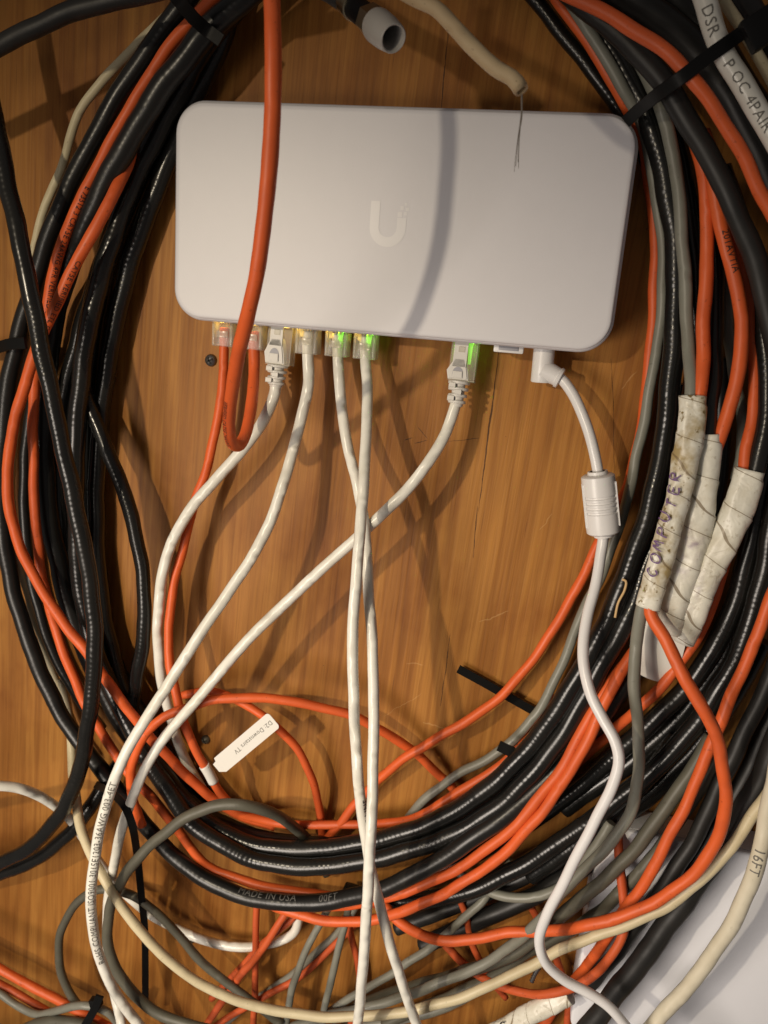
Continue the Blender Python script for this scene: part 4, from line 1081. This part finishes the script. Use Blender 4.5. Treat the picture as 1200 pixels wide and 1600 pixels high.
# small mounting tab under the body
e1, e2 = P(771, 546, 20), P(818, 551, 20)
bm = bmesh.new()
c0 = (e1 + e2) / 2
box_bm(bm, Vector((c0.x, -0.018, -DH / 2 - 0.0006)), Vector((0.0070, 0, 0)), Vector((0, 0.004, 0)), Vector((0, 0, 0.0028)), 0.0007)
tab = from_bm('mounting_tab', bm, MAT['plastic'], sw, True, 30)
bm = bmesh.new()
box_bm(bm, Vector((c0.x, -0.0222, -DH / 2 - 0.0012)), Vector((0.0046, 0, 0)), Vector((0, 0.0004, 0)), Vector((0, 0, 0.0010)), 0.0002)
from_bm('tab_slot', bm, MAT['inner'], tab, True, 30)

# ---------------------------------------------------------------- plugs
XA, YA, ZA = Vector((1, 0, 0)), Vector((0, 1, 0)), Vector((0, 0, 1))
def port_x(px, py): return P(px, py, 15).x
def led(x, colr, ln):
    bm = bmesh.new()
    box_bm(bm, (x, -0.0165, -DH / 2 - 0.0002), XA * 0.0014, YA * 0.0012, ZA * 0.0003, 0.0001)
    o = from_bm('status_led', bm, MAT[colr], sw, True, 40)
    if ln > 0.001:                               # emissive bar added for the LED light scattered in the plug
        bm = bmesh.new()
        ln *= 1.25
        box_bm(bm, (x, -0.0180, -DH / 2 - ln / 2), XA * 0.0012, YA * 0.0003, ZA * (ln / 2), 0.00025)
        for v in bm.verts:
            k = (-DH / 2 - v.co.z) / ln
            v.co.x = x + (v.co.x - x) * (1 - 0.45 * k)
        from_bm('plug_glow', bm, MAT[colr + 'pipe'], o, True, 40)
def clear_plug(key, px, pyend, leds):
    top = DONE[key]
    c = P(px, pyend, 15)
    z1, z0 = c.z, -DH / 2 + 0.004
    wx, dy = 0.0059, 0.0040
    x = c.x
    bm = bmesh.new()
    box_bm(bm, (x, -0.015, (z0 + z1) / 2), XA * wx, YA * dy, ZA * ((z0 - z1) / 2), 0.0007)
    # side ribs of the moulding
    for s in (-1, 1):
        box_bm(bm, (x + s * wx * 0.80, -0.0152, (z0 + z1) / 2), XA * 0.0006, YA * (dy + 0.0003), ZA * ((z0 - z1) / 2 - 0.0008), 0.0002)
    pl = from_bm('plug', bm, MAT['clear'], top, True, 40)
    bm = bmesh.new()
    # crimp bar and latch lever
    box_bm(bm, (x, -0.0195, z1 + 0.0062), XA * 0.0030, YA * 0.0004, ZA * 0.0016, 0.0002)
    box_bm(bm, (x, -0.0104, z1 + 0.0055), XA * 0.0030, YA * 0.0006, ZA * 0.0055, 0.0003)
    from_bm('latch', bm, MAT['clear'], pl, True, 40)
    for k in range(4):
        bm = bmesh.new()
        box_bm(bm, (x + (k - 1.5) * 0.0013, -0.0181, z0 - 0.0030), XA * 0.00025, YA * 0.0006, ZA * 0.0022)
        from_bm('contact', bm, MAT['gold'], pl, False)
    for dx, colr, ln in leds:
        bm = bmesh.new()
        led(x + dx, colr, ln)
        bm.free()
clear_plug('C1', 352, 541, [(-0.001, 'amber', 0.0008)])
clear_plug('C2', 397, 546, [(0.0, 'amber', 0.0004)])
clear_plug('C4', 481, 553, [(-0.0028, 'amber', 0.0034)])
clear_plug('C5', 527, 557, [(-0.0032, 'amber', 0.0030), (0.0022, 'green', 0.0042)])
clear_plug('C6', 571, 561, [(-0.0030, 'amber', 0.0030), (0.0022, 'green', 0.0048)])

def booted_plug(key, p_top, p_hood, p_mid, p_end, leds):
    top = DONE[key]
    a = P(*p_top); b = P(*p_end)
    ax = (b - a).normalized()
    rt = (XA - ax * XA.dot(ax)).normalized()
    ot = ax.cross(rt)
    if ot.y > 0: ot = -ot                        # towards the viewer
    L = (b - a).length
    hood0 = (P(*p_hood) - a).length
    mid = (P(*p_mid) - a).length
    bm = bmesh.new()
    st = -0.006
    box_bm(bm, a + ax * ((mid + st) / 2) + rt * 0.0010, rt * 0.0058, ot * 0.0040, ax * ((mid - st) / 2), 0.0006)
    pl = from_bm('plug', bm, MAT['clear'], top, True, 40)
    bm = bmesh.new()
    box_bm(bm, a + ax * (hood0 * 0.62) - ot * -0.0042 - rt * 0.0006, rt * 0.0030, ot * 0.0005, ax * (hood0 * 0.62), 0.0003)
    from_bm('latch', bm, MAT['boot'], pl, True, 40)
    bm = bmesh.new()
    box_bm(bm, a + ax * (hood0 * 0.45) + ot * 0.0049 - rt * 0.0002, rt * 0.0013, ot * 0.0003, ax * 0.0011, 0.0002)
    from_bm('latch_window', bm, MAT['clear'], pl, True, 40)
    # hood: arch with a hollow, standing proud on the viewer's side
    Hh_ = mid - hood0
    q = a + ax * hood0 - rt * 0.0006
    ol = [(-0.0024, -0.0016), (0.0026, -0.0016), (0.0034, 0.001), (0.0044, Hh_ * 0.52), (0.0052, Hh_), (-0.0048, Hh_), (-0.0058, Hh_ * 0.52), (-0.0038, 0.001)]
    bt = empty_part = None
    bootbm = bmesh.new()
    base = prism('boot', ol, q - ot * 0.0015, rt, ax, ot, 0.0062, MAT['boot'], top, 0.0006)
    arch = [(0.0026 * math.cos(math.pi * k / 8), Hh_ * 0.66 - Hh_ * 0.36 * math.sin(math.pi * k / 8)) for k in range(9)]
    prism('hood_recess', [(x_, y_) for x_, y_ in arch] + [(-0.0026, Hh_ * 0.86), (0.0026, Hh_ * 0.86)], q + ot * 0.00475 - rt * 0.0003, rt, ax, ot, 0.0001, MAT['inner'], base)
    prism('hood_ramp', [(-0.0023, Hh_ * 0.55), (0.0023, Hh_ * 0.55), (0.0025, Hh_ * 0.90), (-0.0025, Hh_ * 0.90)], q + ot * 0.0046 - rt * 0.0003, rt, ax, ot, 0.0008, MAT['boot'], base, 0.0002)
    # strain relief with open ribs
    rl = L - mid
    core = RUN[key]['rm']
    prof = []
    for k in range(9):
        d = mid + rl * k / 8
        prof.append((d, core * 1.12))
    prof += [(L + 0.0004, core * 1.02)]
    lathe('strain_relief', a, ax, [(mid - 0.001, 0.0003)] + prof, MAT['boot'], base)
    for k in range(4):
        d = mid + rl * (0.10 + 0.25 * k)
        R_ = 0.0054 - 0.00035 * k
        wd = rl * 0.062
        bm = bmesh.new()
        seg = 28
        rings = []
        for dd, rr in ((-wd, core * 1.05), (-wd, R_ - 0.0004), (-wd * 0.6, R_), (wd * 0.6, R_), (wd, R_ - 0.0004), (wd, core * 1.05)):
            rings.append([bm.verts.new(a + ax * (d + dd) + (rt * math.cos(2 * math.pi * j / seg) + ot * 0.92 * math.sin(2 * math.pi * j / seg)) * rr) for j in range(seg)])
        for A_, B_ in zip(rings, rings[1:]):
            for j in range(seg):
                bm.faces.new((A_[j], A_[(j + 1) % seg], B_[(j + 1) % seg], B_[j]))
        from_bm('boot_rib', bm, MAT['boot'], base, True, 40)
        if k < 3:                                # bridge between ribs, left or centre in turn
            bm = bmesh.new()
            sx_ = -0.0028 if k % 2 == 0 else 0.0004
            box_bm(bm, a + ax * (d + rl * 0.125) + rt * sx_ + ot * (R_ * 0.72), rt * 0.0013, ot * 0.0011, ax * (rl * 0.08), 0.0003)
            from_bm('rib_bridge', bm, MAT['boot'], base, True, 40)
    for dx, colr, ln in leds:
        bm = bmesh.new()
        led(a.x + dx, colr, ln)
        bm.free()
booted_plug('C3', (440, 508, 15), (434, 533, 15), (433, 568, 16), (431, 604, 17), [(0.0035, 'amber', 0.0006)])
booted_plug('C7', (726, 532, 15), (722, 566, 16), (719, 594, 17.5), (713, 634, 19), [(0.0036, 'green', 0.0085)])

# power plug: upright barrel, side arm, collar
top = DONE['C8']
pa, pb = P(850, 545, 15), P(846, 597, 15)
lathe('barrel_plug', Vector((pa.x, -0.015, -DH / 2 + 0.003)), (pb - Vector((pa.x, -0.015, -DH / 2 + 0.003))), [(0, 0.0001), (0, 0.0050)] + [((pb - Vector((pa.x, -0.015, -DH / 2 + 0.003))).length * k, 0.0050 + 0.0002 * k) for k in (0.5, 0.97)] + [((pb - Vector((pa.x, -0.015, -DH / 2 + 0.003))).length, 0.0049), ((pb - Vector((pa.x, -0.015, -DH / 2 + 0.003))).length, 0.0001)], MAT['plastic'], top)
a0, a1 = P(848, 577, 16), P(877, 592, 17)
Ls = (a1 - a0).length
lathe('plug_arm', a0, a1 - a0, [(0, 0.0001), (0, 0.0050), (Ls * 0.80, 0.0044), (Ls * 0.82, 0.0050), (Ls * 0.96, 0.0048), (Ls * 0.99, 0.0040), (Ls, 0.0001)], MAT['plastic'], top)
# ferrite bead
f0, f1 = P(934, 741, 28.2), P(943, 833, 28.6)
Lf = (f1 - f0).length
fr = 0.0080
prof = [(-0.0016, 0.0036), (-0.0016, 0.0046), (0, 0.0048), (0, 0.0066), (0.0008, 0.0078), (Lf * 0.30, fr)]
for k in range(4):
    d = Lf * (0.34 + 0.085 * k)
    prof += [(d, fr), (d + 0.0003, fr - 0.0006), (d + 0.0011, fr - 0.0006), (d + 0.0014, fr)]
prof += [(Lf * 0.86, fr), (Lf - 0.0008, 0.0078), (Lf, 0.0068), (Lf, 0.0048), (Lf + 0.0016, 0.0046), (Lf + 0.0018, 0.0036)]
fb = lathe('ferrite_bead', f0, f1 - f0, prof, MAT['plastic'], top, 40)
axf = (f1 - f0).normalized()
rtf = (XA - axf * XA.dot(axf)).normalized()
otf = axf.cross(rtf); otf = -otf if otf.y > 0 else otf
for s in (-1, 1):
    bm = bmesh.new()
    box_bm(bm, f0 + axf * Lf * 0.5 + rtf * s * fr * 0.92 + otf * fr * 0.28, rtf * 0.0003, otf * 0.0012, axf * Lf * 0.36, 0.0003)
    from_bm('clasp', bm, MAT['plastic'], fb, True, 40)

# capped coax connector at the top
top = DONE['TOPC']
k0, k1 = P(540, 0, 73), P(612, 58, 96)
axc = (k1 - k0).normalized()
Lc = (k1 - k0).length
lathe('connector_sleeve', k0 - axc * 0.002, axc, [(0, 0.0040), (0, 0.0048), (Lc * 0.20, 0.0048), (Lc * 0.21, 0.0052), (Lc * 0.26, 0.0052), (Lc * 0.27, 0.0040)], MAT['brass'], top)
lathe('connector_band', k0, axc, [(Lc * 0.2, 0.0040), (Lc * 0.2, 0.0046), (Lc * 0.56, 0.0047), (Lc * 0.56, 0.0040)], MAT['nylon'], top)
lathe('connector_nut', k0, axc, [(Lc * 0.52, 0.0044), (Lc * 0.52, 0.0058), (Lc * 0.70, 0.0060), (Lc * 0.70, 0.0050)], MAT['brass'], top, 6, angle=20)
lathe('end_cap', k0, axc, [(Lc * 0.68, 0.0054), (Lc * 0.68, 0.0059), (Lc * 0.72, 0.0062), (Lc * 0.88, 0.0060), (Lc * 1.0, 0.0054), (Lc * 1.03, 0.0052), (Lc * 1.04, 0.0048), (Lc * 1.03, 0.0043), (Lc * 0.98, 0.0042), (Lc * 0.68, 0.0045)], MAT['cap'], top, 36)
lathe('connector_thread', k0, axc, [(Lc * 0.6, 0.0042)] + [(Lc * 0.6 + 0.0006 * k, 0.0042 if k % 2 else 0.0039) for k in range(8)] + [(Lc * 0.6 + 0.0050, 0.0001)], MAT['steel'], top)
DONE['TOPC']['label'] = 'black coax with a metal connector under a milky plastic cap at the top'

# cut cable end: hollow jacket lip and hanging fibres
top = DONE['CUT']
pe = RUN['CUT']['pts3']
ce = Vector(pe[-1]); ta = Vector(pe[-1] - pe[-4]).normalized()
ta = (ta * 0.6 + Vector((0.05, -0.35, -0.35))).normalized()
rr = RUN['CUT']['rm']
lathe('cut_lip', ce - ta * 0.002, ta, [(0, rr * 0.9), (0.0024, rr * 0.98), (0.0030, rr * 0.93), (0.0030, rr * 0.66), (0.0006, rr * 0.62)], MAT['dirtycream'], top)
lathe('hollow_core', ce - ta * 0.002, ta, [(0.0010, rr * 0.70), (0.0011, 0.00005)], MAT['thread'], top)
rng = random.Random(3)
for k in range(4):
    x0, y0 = 815 + rng.uniform(-1.5, 1.5), 147
    h0 = RUN['CUT']['H'][-1] * 1000 + 1
    spread = rng.uniform(-12, 8)
    pts = [P(x0, y0, h0), P(815 + rng.uniform(-1, 1), 180, h0 - 1), P(812 + spread * 0.25, 215, h0 - 2), P(811 + spread * 0.5, 245, h0 - 2), P(811 + spread * 0.7, 258 + rng.uniform(-8, 14), h0 - 3)]
    pp = spline(np.array([tuple(q) for q in pts]), 0.0015)
    sweep('rip_fibre', pp, circ(0.00017, 5), MAT['thread'], top, rad=np.linspace(1.0, 0.55, len(pp)))

# ---------------------------------------------------------------- paper flag on the orange cable
top = DONE['C1']
r = RUN['C1']
j = int(np.argmin(np.hypot(r['px'][:, 0] - 326, r['px'][:, 1] - 1208)))
hj = r['H'][j] * 1000
pp = r['pts3']
jj = int(np.argmin(np.linalg.norm(pp - np.array(P(326, 1208, hj)), axis=1)))
fl = empty('cable_flag', P(326, 1208, hj))
tag(fl, 'white paper flag label printed D2: Downstairs TV round the orange cable', 'label')
wr = pp[jj - 3:jj + 4]
sweep('flag_collar', spline(wr, 0.001), circ(r['rm'] + 0.0005, 18), MAT['paper'], fl)
hf = hj + r['rm'] * 1000 * 0.6
A0, A1 = P(343, 1196, hf), P(424, 1128, hf + 4)
u = (A1 - A0).normalized()
v = (ZA - u * ZA.dot(u)); v = (v - YA * v.dot(YA) * 0.0).normalized()
nn = u.cross(v); nn = -nn if nn.y > 0 else nn
Lt = (A1 - A0).length
hw = 0.0051
def flag_outline():
    o_ = [(-0.0028, -0.0026), (-0.0028, 0.0028), (0.0, 0.0032), (0.0006, hw)]
    for k in range(7):
        a = math.radians(90 - 15 * k); o_.append((Lt + 0.0025 - 0.002 + 0.002 * math.cos(a), hw - 0.002 + 0.002 * math.sin(a)))
    for k in range(7):
        a = math.radians(0 - 15 * k); o_.append((Lt + 0.0025 - 0.002 + 0.002 * math.cos(a), -hw + 0.002 + 0.002 * math.sin(a)))
    o_ += [(0.0012, -hw), (-0.0006, -0.0040)]
    return o_
prism('flag_paper', flag_outline(), A0, u, v, nn, 0.00035, MAT['paper'], fl)
bm = text_verts('D2: Downstairs TV', 0.0037)
for q in bm.verts:
    q.co = A1 + u * 0.0005 - u * q.co.x * 1.03 - v * (q.co.y - 0.0012) + nn * 0.00045
me = bpy.data.meshes.new('printed_lettering'); bm.to_mesh(me); bm.free()
link('printed_lettering', me, MAT['greyink'], fl, False)

# ---------------------------------------------------------------- ties
def strap(name, pts, wd, th, mat, label, cat, group=None, parent=None, hug=True, extra=0.0):
    a = spline(np.array(pts, float), 4.0)
    h = a[:, 2].copy()
    if hug:
        hh = np.array([max(top_at(x, y, None, 0.002) * 1000, z) for x, y, z in a])
        k = 9
        env = np.array([hh[max(0, i - k):i + k + 1].max() for i in range(len(hh))])
        h = np.convolve(np.pad(env, 8, mode='edge'), np.ones(17) / 17, 'valid') + th * 500 + 0.4 + extra
        h = np.maximum(h, hh + th * 500 + 0.2)
        h = np.convolve(np.pad(h, 2, mode='edge'), np.ones(5) / 5, 'valid')
    p3 = np.array([P(x, y, z) for (x, y), z in zip(a[:, :2], h)])
    p3 = spline(p3, 0.0015)
    hw_, ht = wd / 2, th / 2
    prof = [(-hw_, -ht * 0.6), (-hw_ * 0.9, -ht), (hw_ * 0.9, -ht), (hw_, -ht * 0.6), (hw_, ht * 0.6), (hw_ * 0.9, ht), (-hw_ * 0.9, ht), (-hw_, ht * 0.6)]
    o = sweep(name, p3, prof, mat, parent)
    if parent is None: tag(o, label, cat, group)
    o.data.set_sharp_from_angle(angle=math.radians(35))
    return p3
GT = 'black cable ties'
z1 = empty('cable_tie', P(1080, 110, 60))
tag(z1, 'black cable tie strapped across the thick upper right bundle', 'cable tie', GT)
p3 = strap('strap', [(978, 190, 20), (1000, 170, 26), (1030, 146, 40), (1070, 117, 50), (1110, 86, 55), (1150, 58, 55), (1192, 30, 50), (1240, 0, 45)], 0.0052, 0.0014, MAT['nylon'], None, None, None, z1)
bm = bmesh.new()
q = P(1192, 44, 72)
box_bm(bm, q, Vector((0.0052, 0, 0.0036)), Vector((0, 0.0032, 0)), Vector((-0.0034, 0, 0.0048)), 0.0008)
from_bm('tie_head', bm, MAT['nylon'], z1, True, 35)
z2 = empty('cable_tie', P(300, 25, 40))
tag(z2, 'black cable tie across the bundle at the top left of the switch', 'cable tie', GT)
strap('strap', [(262, -22, 20), (284, 6, 30), (304, 30, 35), (322, 46, 24), (336, 56, 10), (346, 64, 2)], 0.0058, 0.0014, MAT['nylon'], None, None, None, z2)
strap('cable_tie', [(716, 1045, 5), (760, 1069, 5), (800, 1092, 5), (836, 1112, 5), (870, 1128, 5)], 0.0046, 0.0013, MAT['nylon'], 'black cable tie tail lying on the wood, under the orange and grey cables', 'cable tie', GT, None, False)
strap('cable_tie', [(779, 1165, 27), (812, 1181, 27), (842, 1198, 22)], 0.0056, 0.0014, MAT['nylon'], 'short black cable tie stub poking out of the inner coil', 'cable tie', GT, None, False)
strap('cable_tie', [(150, 1226, 30), (176, 1240, 48), (196, 1262, 62), (207, 1292, 58), (215, 1342, 42), (221, 1400, 34), (226, 1450, 27), (227, 1510, 23), (227, 1575, 20)], 0.0042, 0.0013, MAT['nylon'], 'long thin black tie tail hanging straight down at the lower left', 'cable tie', GT, None, False)
strap('cable_tie', [(-50, 548, 14), (-10, 545, 18), (14, 538, 26), (40, 536, 30)], 0.0060, 0.0014, MAT['nylon'], 'black cable tie sticking out at the left edge of the picture', 'cable tie', GT, None, False)
z3 = empty('cable_tie', P(148, 1575, 44))
tag(z3, 'black cable tie with its head up, at the bottom left corner', 'cable tie', GT)
strap('strap', [(156, 1556, 38), (146, 1580, 48), (132, 1604, 40), (122, 1626, 34)], 0.0050, 0.0013, MAT['nylon'], None, None, None, z3, True)
bm = bmesh.new()
q = P(150, 1566, max(top_at(150, 1566) * 1000, 44) + 2)
box_bm(bm, q, Vector((0.0034, 0, 0.0006)), Vector((0, 0.0024, 0)), Vector((-0.0005, 0, 0.0026)), 0.0006)
from_bm('tie_head', bm, MAT['nylon'], z3, True, 35)

# ---------------------------------------------------------------- screws in the wall
def screw(px, py, rad, label, mat):
    c = P(px, py, 0)
    e = empty('wood_screw', c)
    tag(e, label, 'screw', 'screws in the wall')
    lathe('screw_head', c + Vector((0, 0.001, 0)), (0, -1, 0), [(0, rad * 0.9), (0.0012, rad), (0.0026, rad * 0.86), (0.0036, rad * 0.45), (0.0038, 0.0001)], mat, e)
    for a in (0.5, 0.5 + math.pi / 2):
        bm = bmesh.new()
        d = Vector((math.cos(a), 0, math.sin(a)))
        box_bm(bm, c + Vector((0, -0.0029, 0)), d * rad * 0.55, Vector((0, 0.0002, 0)), d.cross(YA) * rad * 0.12)
        from_bm('drive_slot', bm, MAT['dark'], e, False)
screw(330, 563, 0.0034, 'dark round screw head in the wood below the left end of the switch', MAT['steel'])
screw(322, 1155, 0.0028, 'dull screw head in the wood above the paper flag', MAT['olive'])
screw(299, 1467, 0.0026, 'small dull screw head in the wood at the lower left', MAT['olive'])

# pale splinter of old wire sticking out of the right coil
pp = [(972, 905, 0), (978, 908, 0), (976, 922, 0), (966, 942, 0), (961, 965, 0)]
hh = max(top_at(x, y) for x, y, _ in pp) * 1000 + 1.0
p3 = spline(np.array([P(x, y, hh + k * 0.4) for k, (x, y, _) in enumerate(pp)]), 0.001)
tag(sweep('wire_scrap', p3, circ(0.0006, 6, 0.5), MAT['splinter']), 'crooked pale scrap sticking out between the black coaxes', 'scrap')
pp = [(842, 1512, 40), (836, 1522, 41), (830, 1535, 41)]
p3 = spline(np.array([P(x, y, 30) for x, y, h in pp]), 0.0008)
tag(sweep('foil_scrap', p3, circ(0.0016, 7, 0.5), MAT['steel'], rad=[1 - 0.5 * math.sin(k * 1.7) ** 2 for k in range(len(p3))]), 'shiny scrap of foil left of the power cord bend', 'scrap')

# ---------------------------------------------------------------- white box at lower right
BH = 24
tlc, blc = P(930, 1298, BH), P(899, 1600, BH)
x0 = (tlc.x + blc.x) / 2
ztop = P(1100, 1322, BH).z
zbot = P(930, 1622, BH).z
x1 = x0 + 0.175
cxb, czb = (x0 + x1) / 2, (ztop + zbot) / 2
hwb, hhb = (x1 - x0) / 2, (ztop - zbot) / 2
bx_ = empty('white_box', (cxb, 0, zbot))
tag(bx_, 'plain white plastic box with rounded corners at the lower right', 'box')
def bl(inset, h, r=0.009):
    return [Vector((cxb + x, -h, czb + z)) for x, z in rrect(hwb - inset, hhb - inset, max(r - inset, 0.003), 8)]
loft('box_shell', [bl(0.001, 0.0006), bl(0, 0.002), bl(0, BH * 0.001 - 0.004)], MAT['boxshell'], bx_, 40)
loft('box_cover', [bl(0.0006, BH * 0.001 - 0.0036), bl(0.0, BH * 0.001 - 0.0032), bl(0.0, BH * 0.001 - 0.0014), bl(0.0004, BH * 0.001 - 0.0005), bl(0.0014, BH * 0.001)], MAT['boxshell'], bx_, 40)
for px in (1055, 1112):
    q = P(px, 1273, 10)
    bm = bmesh.new()
    box_bm(bm, Vector((q.x, -0.010, ztop + 0.0001)), Vector((0.0022, 0, 0)), Vector((0, 0.0014, 0)), Vector((0, 0, 0.0004)), 0.0002)
    from_bm('vent_slot', bm, MAT['dark'], bx_, True, 40)
